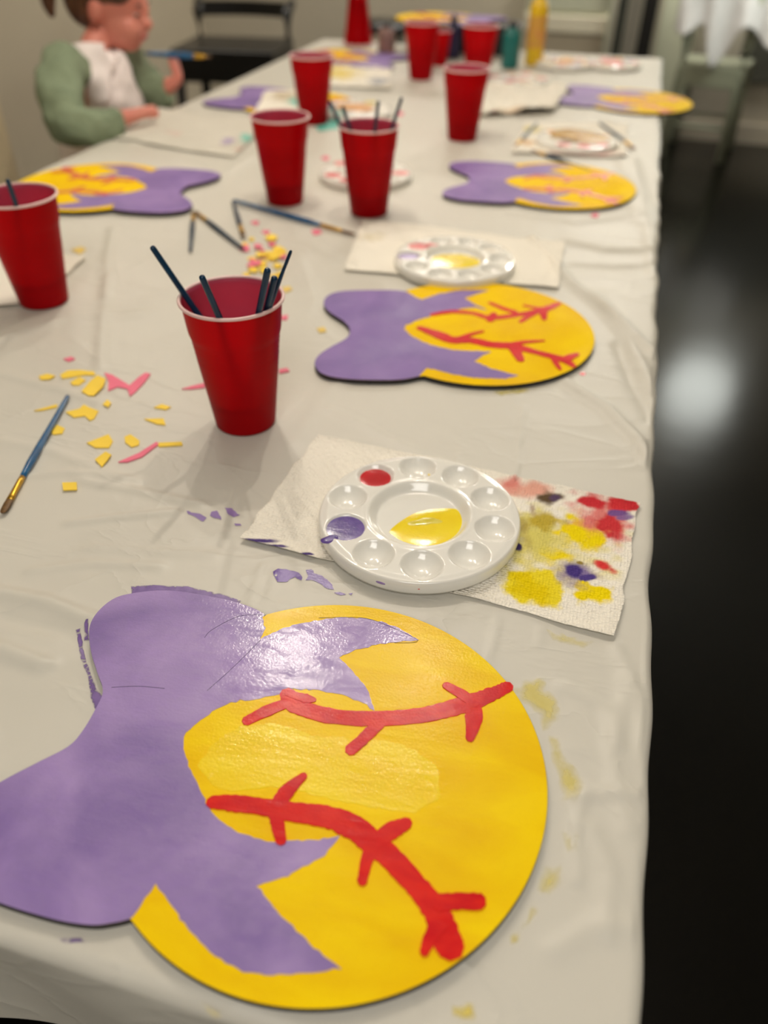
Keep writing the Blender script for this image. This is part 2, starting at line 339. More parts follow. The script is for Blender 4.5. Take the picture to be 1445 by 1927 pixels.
PET1=[(490,1203),(520,1187),(560,1175),(600,1167),(640,1162),(680,1163),(720,1170),(750,1182),(788,1205),(752,1208),(715,1212),(670,1223),(637,1238),(660,1260),(688,1292),(706,1337),(690,1326),(650,1309),(600,1299),(550,1297),(520,1308),(480,1316),(435,1321),(400,1338),(370,1360),(345,1385),(345,1410),(358,1450),(375,1482),(392,1520),(412,1543),(440,1563),(480,1578),(520,1585),(560,1582),(600,1580),(640,1574),(610,1610),(560,1638),(520,1655),(483,1668),(510,1700),(550,1745),(600,1790),(641,1823),(600,1828),(560,1833),(500,1835),(460,1828),(425,1812),(395,1790),(370,1765),(340,1730),(318,1692),(292,1664)]
def loc2(pts,c,ang,R,z=BT+Bz):
    o=[]
    for p in pts:
        q=at(*p,z)[:2]-c; o.append(((q[0]*math.cos(ang)+q[1]*math.sin(ang))/R,(-q[0]*math.sin(ang)+q[1]*math.cos(ang))/R))
    return o
def ragged(P,amp,n=5,closed=True,rs=None):
    rs=rs or random.Random(3); out=[]
    N=len(P)
    for i in range(N if closed else N-1):
        a=np.array(P[i]); b=np.array(P[(i+1)%N])
        k=max(1,int(np.linalg.norm(b-a)/n))
        for j in range(k):
            p=a+(b-a)*j/k
            out.append((p[0]+rs.gauss(0,amp),p[1]+rs.gauss(0,amp)))
    return out
def outline_mix(bow,R):
    """ball circle joined to bow outline, local metres"""
    a0=math.atan2(bow[0][1],bow[0][0]); a1=math.atan2(bow[-1][1],bow[-1][0])
    b=[(x*R,y*R) for x,y in cat_rom(bow,6)]
    while a1>0: a1-=2*math.pi
    arc=[]; n=140
    a1+=2*math.pi   # go from lower junction (-) through 0 to upper junction
    a1-=2*math.pi
    for i in range(1,n): t=a1+(a0-a1)*i/n; arc.append((R*math.cos(t),R*math.sin(t)))
    return b+arc
def ribbon(pl,w,rs,amp=.014):
    """stroke outline in local units"""
    P=cat_rom(pl,7); n=len(P); wi=np.interp(np.linspace(0,1,n),np.linspace(0,1,len(w)),w)
    Lf=[];Rt=[]
    for i in range(n):
        t=P[min(i+1,n-1)]-P[max(i-1,0)]; t/=np.linalg.norm(t)+1e-9; nn=np.array([-t[1],t[0]])
        Lf.append(P[i]+nn*wi[i]/2*(1+rs.gauss(0,amp*3))); Rt.append(P[i]-nn*wi[i]/2*(1+rs.gauss(0,amp*3)))
    t=P[-1]-P[-2]; t/=np.linalg.norm(t); tip=[P[-1]+t*wi[-1]*.3+np.array([-t[1],t[0]])*wi[-1]*s for s in(.25,-.2)]
    t=P[0]-P[1]; t/=np.linalg.norm(t); tail=[P[0]+t*wi[0]*.3+np.array([-t[1],t[0]])*wi[0]*s for s in(.25,-.2)]
    return [tuple(p) for p in Lf+tip+Rt[::-1]+tail]
def make_board(label,c,ang,R,bow,petal,strokes,pm=PUR,ym=YEL3,rm=RED,z=Bz,group='painted ball boards on the table',rough=.0012,pencil=None,base=T0,patch=None):
    rs=random.Random(int(c[0]*1000)&255)
    rt=thing('painted_board',label,'painted board',(c[0],c[1],base+z),ang,group)
    o=outline_mix(bow,R)
    slab('board_base',o,0,BT-.0003,M_edge,rt,label='dark cut edge of the board')
    top=[(x*.9985,y*.9985) for x,y in o]
    slab('yellow_face',top,BT-.00035,BT,ym,rt,bottom=False)
    # purple: bow outline + petals
    b=[(x*R*.999,y*R*.999) for x,y in cat_rom(bow,6)][::-1]      # lower junction -> upper junction
    pp=ragged([(x*R,y*R) for x,y in petal],rough*.35,.003,closed=False,rs=rs)
    slab('purple_face',b+pp,BT-.0001,BT+.00025,pm,rt,bottom=False)
    k=0
    for st in strokes:
        V=[];Fc=[]
        for (pl,w) in st:
            P=[(x*R,y*R) for x,y in ribbon(pl,w,rs)]
            z0=BT-.0001; z1=BT+.0005+.00007*k; k+=1; q=len(V); v2,T,B=cdt(P); n=len(v2)
            V+=[(x,y,z1) for x,y in v2]+[(x,y,z0) for x,y in v2]
            Fc+=[tuple(q+i for i in t) for t in T]+[(q+b,q+a,q+n+a,q+n+b) for a,b in B]
        mesh('red_stitch_line',V,Fc,rm,rt)
    if patch: 
        for pm_,pg in patch: slab('fresh_yellow_patch',ragged([(x*R,y*R) for x,y in pg],.0006,.004,rs=rs),BT-.0001,BT+.00012,pm_,rt,bottom=False,label='glossier fresh yellow area')
    for pl in (pencil or ()):
        bm=bmesh.new(); tube_bm(bm,[(x*R,y*R,BT+.0003) for x,y in cat_rom(pl,6)],.00016,5); frombm('pencil_line',bm,M_pencil,rt)
    return rt
# board 1
c1=np.array([-.10875,.26895]); R1=.14075; A1=math.radians(3.586)
bow1=[(-0.581,0.80),(-0.584,.825),(-0.682,0.86),(-0.83,0.882),(-1.069,0.887),(-1.221,0.866),(-1.36,.81),(-1.438,0.749),(-1.475,0.637),(-1.46,0.52),(-1.372,0.373),(-1.272,0.252),(-1.189,0.151),(-1.172,0.037),(-1.172,-0.09),(-1.195,-0.177),(-1.284,-0.28),(-1.395,-0.41),(-1.46,-.53),(-1.475,-.64),(-1.438,-.75),(-1.28,-.85),(-1.096,-0.88),(-0.86,-0.892),(-0.706,-0.882),(-0.622,-0.856),(-0.563,-0.828)]
L1=lambda pts: loc2(pts,c1,A1,R1)
pet1=[bow1[0]]+L1([(500,1182)]+PET1+[(268,1700),(247,1728)])
def S(pts,w,Lf): # width px -> local via local scale
    P=Lf(pts); out=[]
    for (p,ww) in zip(pts,w):
        a,b=Lf([(p[0]-ww/2,p[1]),(p[0]+ww/2,p[1])]); out.append(math.hypot(a[0]-b[0],a[1]-b[1]))
    return (P,out)
st1a=[S([(540,1303),(552,1325),(600,1343),(660,1352),(740,1352),(810,1343),(860,1330),(905,1315),(940,1300),(958,1291)],[28,34,34,34,34,34,38,34,26,22],L1),
      S([(545,1322),(505,1337),(462,1358)],[20,26,20],L1),S([(540,1305),(575,1315),(592,1318)],[12,20,10],L1),S([(712,1362),(690,1385),(658,1414)],[26,24,24],L1),S([(888,1328),(892,1350),(884,1392)],[28,34,16],L1),S([(893,1325),(870,1308),(838,1290)],[24,22,16],L1)]
st1b=[S([(396,1510),(440,1512),(500,1520),(560,1530),(610,1537),(660,1555),(700,1585),(745,1625),(790,1675),(825,1725),(836,1755),(850,1790)],[24,34,34,40,44,48,46,44,42,50,58,52],L1),
      S([(520,1520),(540,1490),(573,1460)],[30,30,14],L1),S([(520,1530),(524,1560),(530,1585)],[30,24,20],L1),S([(712,1582),(740,1562),(768,1549)],[34,34,22],L1),S([(702,1590),(690,1620),(681,1662)],[30,24,18],L1),
      S([(822,1700),(865,1697),(905,1698)],[34,30,30],L1),S([(830,1735),(810,1765),(797,1795)],[34,26,16],L1)]
pencil1=[L1([(210,1294),(260,1292),(310,1296)]),L1([(500,1158),(450,1160),(400,1185),(385,1200)]),L1([(490,1205),(440,1255),(390,1300)]),L1([(552,1296),(553,1325)]),L1([(600,1163),(680,1163),(730,1178),(786,1206),(742,1210)])]
patch1=[(YEL2,L1([(372,1440),(400,1400),(450,1365),(520,1362),(600,1385),(700,1392),(760,1400),(820,1440),(830,1500),(780,1530),(700,1520),(600,1500),(520,1480),(440,1490),(400,1480)]))]
make_board('largest nearest painted board with purple bow and glossy red stitches at the near table end',c1,A1,R1,bow1,pet1,[st1a,st1b],ym=YEL,pencil=pencil1,patch=patch1)
GP=pet1; GS=[st1a,st1b]
# board 2
c2=np.array([-.12657,.91555]); R2=.1440; A2=math.radians(25.18-20.5)
A2=math.radians(3.0)
L2=lambda pts: loc2(pts,c2,A2,R2)
o2=[(786,562),(759,548),(705,546),(643,548),(616,557),(609,572),(620,587),(647,605),(658,620),(652,636),(622,653),(599,669),(592,686),(606,703),(643,712),(705,715),(755,714),(788,708)]
p2=[(784,559),(793,564),(826,553),(867,546),(921,546),(892,555),(874,561),(892,572),(917,584),(892,578),(867,581),(826,591),(784,603),(763,613),(761,620),(776,634),(809,649),(851,659),(925,662),(909,669),(892,680),(925,694),(975,707),(950,713),(892,711),(847,703),(817,695),(797,692)]
s2a=[S([(812,593),(850,587),(890,590),(925,598),(980,592),(1020,584),(1052,571)],[10,14,12,16,14,22,10],L2),S([(921,570),(945,580),(969,588)],[8,12,14],L2),S([(979,606),(1000,592),(1017,584)],[8,14,10],L2),S([(1024,602),(1022,590),(1018,580)],[8,16,12],L2),S([(921,604),(925,598),(930,590)],[14,18,10],L2),S([(985,575),(1010,580),(1030,582)],[6,8,6],L2)]
s2b=[S([(788,617),(826,631),(850,640),(885,641),(925,649),(965,652),(1010,664),(1058,677),(1080,690)],[12,26,26,22,24,24,16,20,10],L2),S([(865,638),(885,630),(909,624)],[16,10,6],L2),S([(960,649),(990,644),(1024,642)],[14,10,5],L2),S([(967,653),(972,664),(980,679)],[30,20,14],L2),S([(1040,672),(1046,684),(1054,696)],[12,10,6],L2),S([(1062,678),(1074,672),(1087,667)],[20,16,8],L2)]
make_board('second nearest painted board, bow pointing left, thin branching red stitches, behind the clean white palette',c2,A2,R2,L2(o2),L2(p2),[s2a,s2b],pm=PUR2,rm=RED3)
def gboard(label,cx,cy,deg,rm=RED,pm=PUR3,zoff=0,base=T0,R=.142,flip=False):
    c=atB(cx,cy,base+Bz+BT+zoff)[:2]
    f=-1 if flip else 1
    bow=[(x,y*f) for x,y in bow1]; pet=[(x,y*f) for x,y in GP]
    if flip: bow=bow[::-1]; pet=pet[::-1]
    st=[[([(x,y*f) for x,y in P],[v*1.05 for v in w]) for P,w in s] for s in GS]
    return make_board(label,c,math.radians(deg),R,bow,pet,st,pm=pm,rm=rm,z=Bz+zoff,base=base)
def atB(px,py,z): d=ray(px,py); return CAM+d*((z-CAMZ)/d[2])
gboard('painted board with orange smudged stitches, third from the viewer along the right side',1050,346,8,rm=ORG)
gboard('painted board at the left with its yellow ball tucked behind a red cup',176,349,-171,rm=ORG,zoff=.001)
gboard('mostly covered painted board with purple bow, left of the upright cup behind the middle pair',556,192,-8,rm=ORG)
gboard('painted board with yellow ball at left and purple bow at right beside the upside-down cup',640,107,175,rm=ORG)
gboard('painted board sticking out over the far right edge of the table',1195,189,-10,rm=ORG)
# ------------------------------------------------------------------ cups
def cup_mat():
    out=[]
    for nm,c,c2 in(('red_cup_outside',(224,0,22),(208,0,14)),('red_cup_inside',(216,112,146),(202,98,130))):
        m=mat(nm,c,.3,rgb2=c2,vscale=8,translucent=.6,spec=.18,bump=.05,bscale=20); out.append(m)
    return out
CM=cup_mat(); M_lip=mat('pale_pink_rim',(236,200,196),.3,var=.03); M_water=mat('murky_water',(70,20,30),.1,var=.1)
CH=.137; CRB=.0312; CRT=.0478
def cup_proto():
    rt=thing('plastic_cup','','cup',(0,0,0))
    n=30; prof=[(0.0005,.003),(CRB*.9,.003),(CRB*.93,0),(CRB,0.001)]
    def rr(t):
        r=CRB+(CRT-CRB)*t
        for s in(.60,.64,.68,.72): r+= -.0005*math.exp(-((t-s)/.011)**2)
        r+= .0010/(1+math.exp(-(t-.76)*120)) - .001*max(0,(t-.76)/.24)
        return r
    for i in range(1,61): t=i/60; prof.append((rr(t),.001+(CH-.001)*t))
    no=len(prof)-1
    for i in range(30,-1,-1): t=i/30; prof.append((rr(t)-.0007,.004+(CH-.004)*t))
    prof.append((.0005,.0045))
    o=lathe('cup_wall',prof,None,rt,seg=72)
    for mm in CM: o.data.materials.append(mm)
    for p in o.data.polygons: p.material_index=0 if p.index//72<=no else 1
    lp=[(CRT+.0012+.0017*math.cos(a),CH+.0003+.0017*math.sin(a)) for a in np.linspace(0,2*math.pi,15)]
    lathe('rim',lp,M_lip,rt,seg=96,label='pale rolled rim')
    return rt
cp=cup_proto(); cup_list=[]
def water(c,zt=.034):
    r=CRB+(CRT-CRB)*zt/CH-.0009; lathe('water',[(.0004,.0048),(CRB-.0012,.0048),(r,zt),(.0004,zt)],M_water,c,seg=48)
def cup(bx,by,label,first=False,up=True,r=None,wat=False,s=1.0):
    """bx,by: image place of the base centre on the cloth"""
    p=at(bx,by); o=cp if first else copy_tree(cp)
    o.location=(p[0],p[1],T0+.0012) ; o.rotation_euler=(0,0,random.random()*6) if up else (math.pi,0,1)
    if not up: o.location=(p[0],p[1],T0+.004+CH*s)
    o.scale=(s,s,s)
    tag(o,label,'cup','red plastic cups on the table')
    if wat: water(o)
    cup_list.append((o,p,s)); return o
mc=cup(463,793,'nearest red plastic cup holding five blue brushes',True,wat=True)
lc=cup(84,567,'red plastic cup at the left edge with one brush',wat=True)
cup(694,401,'red plastic cup holding four brushes, right one of the middle pair')
cup(537,380,'empty red plastic cup, left one of the middle pair')
cup(591,232,'red plastic cup behind the left cup of the middle pair')
cup(869,262,'red plastic cup standing right of table centre with a pale stained rim')
cup(791,149,'tall looking red cup in the far row, left of the two')
cup(897,156,'red cup in the far row, right of the two, partly behind a nearer cup')
cup(827,123,'short red cup tucked between the two far cups',s=.66)
cup(674,84,'upside-down red cup standing on its rim at the far table corner',up=False)
# ------------------------------------------------------------------ brushes
M_blue=mat('blue_brush_lacquer',(0,98,150),.25,rgb2=(0,70,116),vscale=60,coat=.3)
M_navy=mat('dark_teal_brush_lacquer',(0,54,84),.3,rgb2=(0,36,62),vscale=60,coat=.12,spec=.35)
M_gold=mat('gold_ferrule',(214,168,60),.28,metal=.85,var=.1,vscale=90)
M_bris=mat('golden_brown_bristles',(120,84,34),.55,rgb2=(70,48,20),vscale=200,stretch=(1,1,1))
M_bris2=mat('paint_stained_bristles',(150,110,40),.4,rgb2=(120,60,50),vscale=160)
BL=.185
def brush(p_end,p_tip,label,group,hm=None,scale=1.0,endr=.0024,bm_=None,name='paint_brush'):
    a=Vector(p_end); b=Vector(p_tip); L=(b-a).length
    o=thing(name,label,'paintbrush',a,0,group)
    o.rotation_mode='QUATERNION'; o.rotation_quaternion=(b-a).to_track_quat('X','Z')
    def part(nm,xs,rs_,m,fl=1.0):
        bm=bmesh.new(); tube_bm(bm,[(x*L,0,0) for x in xs],rs_,14,flat=fl); return frombm(nm,bm,m,o,smooth=True)
    s=scale
    part('handle',[0,.004,.012,.1,.3,.5,.62,.70,.745],[endr*.4*s,endr*.85*s,endr*s,endr*1.05*s,.0030*s,.0037*s,.0038*s,.0031*s,.0026*s],hm or M_navy)
    part('ferrule',[.735,.76,.765,.775,.80,.87,.905],[.0028*s,.0029*s,.0031*s,.0029*s,.0030*s,.0031*s,.0034*s],M_gold,fl=[1,1,1,1,.95,.75,.5])
    part('bristles',[.895,.93,.965,.99,1.0],[.0032*s,.0037*s,.0036*s,.0028*s,.0008*s],bm_ or M_bris,fl=[.5,.42,.36,.3,.3])
    return o
def lying(x0,y0,x1,y1,label,group,hm=None,scale=1.0,z0=.0046,z1=.0042,**k):
    a=at(x0,y0,z0); b=at(x1,y1,z1); return brush(a,b,label,group,hm,scale,**k)
G1='blue brushes lying on the tablecloth'
lying(128,745,4,966,'blue brush with gold ferrule and wet tip lying at the left edge of the photo',G1,M_blue,1.0)
lying(440,377,668,441,'blue brush lying in front of the middle pair of cups, pointing right',G1,M_blue,1.15,z0=.006)
lying(458,468,366,397,'slanting blue brush with its tip touching another brush tip, left of the confetti heap',G1,M_navy,1.1)
lying(358,472,364,398,'short looking blue brush pointing away, leftmost of the loose middle brushes',G1,M_navy,1.1,z1=.006)
lying(438,378,458,443,'blue brush with yellow ferrule just above the confetti heap',G1,M_navy,1.1,z1=.007)
G2='brushes around the gold paint palette'
lying(1110,322,1000,282,'brush lying between the gold palette and the third board',G2,M_navy,1.2,bm_=M_bris2)
lying(1128,232,1195,280,'brush lying to the right of the gold palette',G2,M_navy,1.2,bm_=M_bris2)
lying(1010,232,968,276,'brush lying to the left of the gold palette',G2,M_navy,1.2,bm_=M_bris2)
def incup(cp_,px,py,px2,py2,label,group,s=1.0,endr=.0026,hm=None,Ls=(.19,.20,.21)):
    """a brush standing in a cup, end at a seen place, foot inside, leaning on the rim"""
    o,p,sc=cp_; c=p[:2]; best=None; th0=math.atan2(py2-py,px2-px)
    for L in Ls:
        for zt in np.linspace(CH+.01,L-.002,26):
            Tt=at(px,py,zt)
            for rb in (.008,.016,.022,.026):
                for a in np.linspace(0,2*math.pi,36,endpoint=False):
                    B=np.array([c[0]+rb*math.cos(a),c[1]+rb*math.sin(a),T0+.008]); d=np.linalg.norm(Tt-B)
                    if abs(d-L)>.004: continue
                    t=(T0+CH-B[2])/(Tt[2]-B[2]); q=B+(Tt-B)*t; rr=np.linalg.norm(q[:2]-c)
                    t2=(CH*.5)/(Tt[2]-B[2]); q2=B+(Tt-B)*t2; r2=np.linalg.norm(q2[:2]-c)
                    if rr>CRT-.0035 or r2>(CRT+CRB)/2-.004: continue
                    u=proj(B+(Tt-B)*.75); th=math.atan2(u[1]-py,u[0]-px)
                    e=abs(math.atan2(math.sin(th-th0),math.cos(th-th0)))*60+abs(rr-(CRT-.004))*300
                    if best is None or e<best[0]: best=(e,Tt,B)
    if best is None: print('NO BRUSH FIT',label); return
    print('brush fit',label,round(best[0],2))
    return brush(best[1],best[2],label,group,hm or M_navy,s,endr)
G3='brushes standing in the nearest cup'
M0=cup_list[0]
incup(M0,285,463,365,580,'longest leaning brush, leftmost of five in the nearest cup',G3,1,.0028)
incup(M0,379,519,411,592,'blunt ended brush leaning forward, second from left in the nearest cup',G3,1,.0028)
incup(M0,504,506,488,582,'thick brush, middle of the right-hand bunch in the nearest cup',G3,1,.003)
incup(M0,517,521,505,580,'short brush behind the thick one in the nearest cup',G3,1,.003)
incup(M0,548,471,515,555,'thin pointed brush, rightmost in the nearest cup',G3,1,.0015)
incup(cup_list[1],14,338,32,392,'single brush standing in the left edge cup','brush standing in the left cup',1,.0028)
G4='brushes standing in the right cup of the middle pair'
for (a,b,c_,d,l) in [(620,190,632,235,'leftmost brush in the right cup of the middle pair'),(645,200,658,240,'second brush from left in the right cup of the middle pair'),(712,190,706,240,'pale glinting brush, third from left in the right cup of the middle pair'),(756,183,738,240,'rightmost slanting brush in the right cup of the middle pair')]:
    incup(cup_list[2],a,b,c_,d,l,G4,1,.0026)
# ------------------------------------------------------------------ palettes
M_pal=mat('glossy_white_plastic',(238,236,228),.13,var=.015,vscale=20,coat=.4,spec=.5)
WR=.0671; PR=.0888
def palette_mesh(angs):
    nr=110; na=360
    rs=np.concatenate([np.linspace(.0006,.0866,nr),[.0876,.0884,.0888,.0887,.0882]])
    th=np.linspace(0,2*math.pi,na,endpoint=False); R_,T_=np.meshgrid(rs,th,indexing='ij')
    X=R_*np.cos(T_); Y=R_*np.sin(T_)
    sm=lambda e0,e1,x:(lambda t:t*t*(3-2*t))(np.clip((x-e0)/(e1-e0),0,1))
    top=.0135; Z=np.full(X.shape,top)+.0006*np.exp(-((R_-.0465)/.0022)**2)
    Z-=.0075*(1-sm(.0365,.0455,R_))
    for a in angs:
        d=np.hypot(X-WR*math.cos(a),Y-WR*math.sin(a)); rw=.0176
        dd=np.clip(d/rw,0,1); Z-=np.where(d<rw+.0012,.0098*(1-dd**2.6)*1.0,0)
    # rim falls outside
    Z-=.0012*sm(.080,.0866,R_)
    k=len(rs)
    for i,zz in zip(range(nr,k),(.0112,.0094,.0070,.0025,.0005)): Z[i]=zz
    V=np.c_[X.ravel(),Y.ravel(),Z.ravel()]
    idx=np.arange(k*na).reshape(k,na); nx=np.roll(idx,-1,axis=1)
    Q=np.stack([idx[:-1],idx[1:],nx[1:],nx[:-1]],-1).reshape(-1,4).tolist(); Q.append(idx[0].tolist())
    # underside
    n0=len(V); und=np.c_[.086*np.cos(th),.086*np.sin(th),np.full(na,.0008)]; V=np.r_[V,und]
    for j in range(na): Q.append((int(idx[-1][j]),n0+j,n0+(j+1)%na,int(idx[-1][(j+1)%na])))
    Q.append([n0+j for j in range(na)][::-1])
    me=bpy.data.meshes.new('palette_dish'); me.from_pydata(V.tolist(),[],[list(map(int,q)) for q in Q]); me.update()
    return me
def pool(name,cx,cy,rx,ry,z,m,parent,ang=0,seed=1,rag=.08,h=.0006,n=48,**k):
    rs=random.Random(seed); ph=[rs.uniform(0,6.28) for _ in range(5)]
    V=[];Fc=[];K=6
    for i in range(K+1):
        f=i/K
        for j in range(n):
            t=2*math.pi*j/n; r=f*(1+rag*sum(math.sin((q+2)*t+ph[q])/(q+1) for q in range(5)))
            x=rx*r*math.cos(t); y=ry*r*math.sin(t); zz=z+h*(1-f**4)
            V.append((cx+x*math.cos(ang)-y*math.sin(ang),cy+x*math.sin(ang)+y*math.cos(ang),zz))
    for i in range(K):
        for j in range(n): Fc.append((i*n+j,(i+1)*n+j,(i+1)*n+(j+1)%n,i*n+(j+1)%n))
    return mesh(name,V,Fc,m,parent,smooth=True,**k)
_pm={}
def palette(cx,cy,label,rot,zb,group='round paint palettes'):
    p=at(cx,cy,.0135); o=thing('paint_palette',label,'paint palette',(p[0],p[1],T0+zb),rot,group)
    if 'm' not in _pm:
        me=palette_mesh([math.pi*2*i/10 for i in range(10)]); me.materials.append(M_pal)
        for q in me.polygons: q.use_smooth=True
        _pm['m']=me
    d=bpy.data.objects.new('dish',_pm['m']); C.objects.link(d); d.parent=o
    return o
wells=[(707,902),(786,884),(864,902),(923,944),(927,1001),(881,1048),(793,1067),(704,1047),(651,997),(656,941)]
wp=np.array([at(*w,.014)[:2] for w in wells]); pc=wp.mean(0)
angs=[math.atan2(*(w-pc)[::-1]) for w in wp]
a0=math.atan2(sum(math.sin(a*10) for a in angs),sum(math.cos(a*10) for a in angs))/10
pcx=proj((pc[0],pc[1],T0+.0135))
zp=.0042
P1=palette(*pcx,'nearest round white palette with red, purple and yellow paint on the stained towel',a0,zp)
def L_(px,py,z=.0135+zp): 
    q=at(px,py,z); return local([(q[0],q[1],0)],(P1.location.x,P1.location.y,0),a0)[0]
def wellz(r): return .0135-.0098*(1-(r/.0176)**2.6)
q=L_(707,903,.012+zp); k=round(math.atan2(q[1],q[0])/(math.pi/5)); wa=k*math.pi/5
pool('red_paint',WR*math.cos(wa),WR*math.sin(wa),.0148,.0148,wellz(.0148)-.0004,REDW,P1,seed=2,rag=.02)
q=L_(651,997,.012+zp); k=round(math.atan2(q[1],q[0])/(math.pi/5)); wa=k*math.pi/5
pool('purple_paint',WR*math.cos(wa),WR*math.sin(wa),.0168,.0168,wellz(.0166)-.0006,PURW,P1,seed=5,rag=.015,h=.0004)
q=L_(618,1012); pool('purple_drip',q[0]+.001,q[1],.0045,.0085,.0122,PURW,P1,ang=math.atan2(q[1],q[0])+1.57,seed=7,h=.0012)
# yellow puddle traced
yp=[(733,1000),(748,985),(775,968),(800,960),(830,957),(858,958),(872,972),(874,990),(862,1008),(835,1022),(805,1028),(775,1024),(752,1016),(740,1008)]
Y_=[L_(*p,.0061+zp) for p in yp]; Yc=np.mean([(a[0],a[1]) for a in Y_],0)
Ys=cat_rom([(a[0],a[1]) for a in Y_],5,True); V=[];Fc=[];K=6;n=len(Ys)
for i in range(K+1):
    f=i/K
    for p in Ys: V.append((Yc[0]+(p[0]-Yc[0])*f,Yc[1]+(p[1]-Yc[1])*f,.0061+.0011*(1-f**5)))
for i in range(K):
    for j in range(n): Fc.append((i*n+j,(i+1)*n+j,(i+1)*n+(j+1)%n,i*n+(j+1)%n))
mesh('yellow_paint',V,Fc,YELW,P1,smooth=True)
M_cream=paint_mat('thin_yellow_paint',(216,196,40),(232,216,96),.12,.3,scale=60,rvar=.03,coat=.6)
q=L_(800,982,.007+zp); pool('stirred_paint_swirl',q[0],q[1],.0125,.0065,.0070,M_cream,P1,ang=.5,seed=3,rag=.22,h=.0007)
for (a,b,mm,s) in ((715,1100,PUR,.0035),(788,1107,RED,.0008)):
    q=L_(a,b,.006+zp); r=math.hypot(q[0],q[1]); th=math.atan2(q[1],q[0])
    bm=bmesh.new(); bmesh.ops.create_uvsphere(bm,u_segments=14,v_segments=8,radius=1)
    for v in bm.verts:
        x,y,z=v.co; v.co=Vector(((PR-.0003+x*.0006)*math.cos(th+y*s/PR*1.4),(PR-.0003+x*.0006)*math.sin(th+y*s/PR*1.4),.0068+z*min(.0014,s*.6)))
    frombm('paint_spot',bm,mm,P1,smooth=True)
q=L_(809,889,.010+zp); pool('yellow_speck',q[0],q[1],.0018,.0016,wellz(.012),YELW,P1,h=.0003)
M_spk=mat('grey_speck',(150,148,150),.5)
# second and further palettes
def wellpaint(P,k,m,r=.0135,name='paint_pool',seed=1,full=False):
    a=k*math.pi/5; pool(name,WR*math.cos(a),WR*math.sin(a),r,r*.92,.0128 if full else wellz(r)-.0004,m,P,seed=seed,rag=.05,n=32)
LAV=paint_mat('lavender_paint',(140,118,176),(160,138,192),.25,.3,scale=40)
PNK=paint_mat('pinkish_red_paint',(220,84,92),(232,150,146),.3,.5,scale=60)
TEAL=paint_mat('teal_paint',(60,186,168),(110,206,188),.3,.4,scale=60)
GLD=paint_mat('golden_brown_paint',(196,154,62),(168,120,40),.3,.6,scale=50)
TAN=paint_mat('tan_orange_paint',(226,176,118),(214,150,84),.35,.4,scale=40)
WHT=paint_mat('white_paint',(238,234,222),(228,220,206),.25,.4,scale=40)
P2=palette(855,487,'white palette with a round yellow puddle, on the farther paper towel',.2,.0035)
pool('yellow_paint',.002,0,.034,.031,.0064,YELW,P2,seed=4,rag=.06,h=.001)
def near(P,px,py):
    q=at(px,py,.012); l=local([(q[0],q[1],0)],(P.location.x,P.location.y,0),P.rotation_euler.z)[0]; return round(math.atan2(l[1],l[0])/(math.pi/5))
wellpaint(P2,near(P2,775,494),LAV,.0155,'purple_paint')
wellpaint(P2,near(P2,792,461),PNK,.0165,'red_paint',3)
wellpaint(P2,near(P2,935,478),WHT,.0145,'white_paint',3)
l=local([tuple(at(812,464,.014))],(P2.location.x,P2.location.y,0),.2)[0]; pool('red_smear',l[0],l[1],.009,.007,.0134,PNK,P2,seed=9,rag=.25)
P3=palette(688,322,'white palette with pink paint spots, behind the right cup of the middle pair',.1,.0015)
for kx,mm in ((6,PNK),(4,PNK),(0,PNK),(8,WHT),(7,PNK)): wellpaint(P3,kx,mm,.0165,seed=kx+1,full=True)
P4=palette(1085,260,'palette smeared with gold paint near the right table edge',.0,.0015)
pool('gold_paint',.004,.010,.060,.056,.0145,GLD,P4,seed=11,rag=.15,h=.003)
for kx,mm in ((7,PNK),(8,PNK),(6,WHT),(1,GLD),(9,PNK),(3,LAV),(4,TAN)): wellpaint(P4,kx,mm,.0165,seed=kx+2,full=True)
P5=palette(668,203,'palette with tan paint beyond the brush cup of the middle pair',.0,.0015)
pool('tan_paint',0,0,.050,.040,.0142,TAN,P5,seed=12,rag=.1,h=.002)
for kx,mm in ((7,TEAL),(6,TEAL),(2,YELW),(5,LAV),(0,WHT)): wellpaint(P5,kx,mm,.0168,seed=kx+3,full=True)
P6=palette(1062,116,'used palette at the far table end, left one of two side by side',.3,.0015)
P7=palette(1152,117,'used palette at the far table end, right one of two side by side',.1,.0015)
for P,cols in((P6,(TAN,PNK,GLD,LAV,TAN,WHT,GLD,PNK,LAV,TAN)),(P7,(PNK,LAV,YELW,PNK,WHT,LAV,PNK,TAN,PNK,WHT))):
    for kx,mm in enumerate(cols): wellpaint(P,kx,mm,.0168,seed=kx,full=True)
    pool('mixed_paint',0,0,.042,.04,.0142,cols[0],P,seed=6,rag=.2,h=.0018)
P8=palette(974,146,'pink stained palette behind the right centre cup',.1,.0015)
for kx,mm in enumerate((PNK,WHT,PNK,TAN,WHT,PNK,WHT,PNK,TAN,WHT)): wellpaint(P8,kx,mm,.0165,seed=kx,full=True)
pool('pink_paint',0,0,.03,.025,.0064,PNK,P8,seed=8,rag=.2,h=.0015)
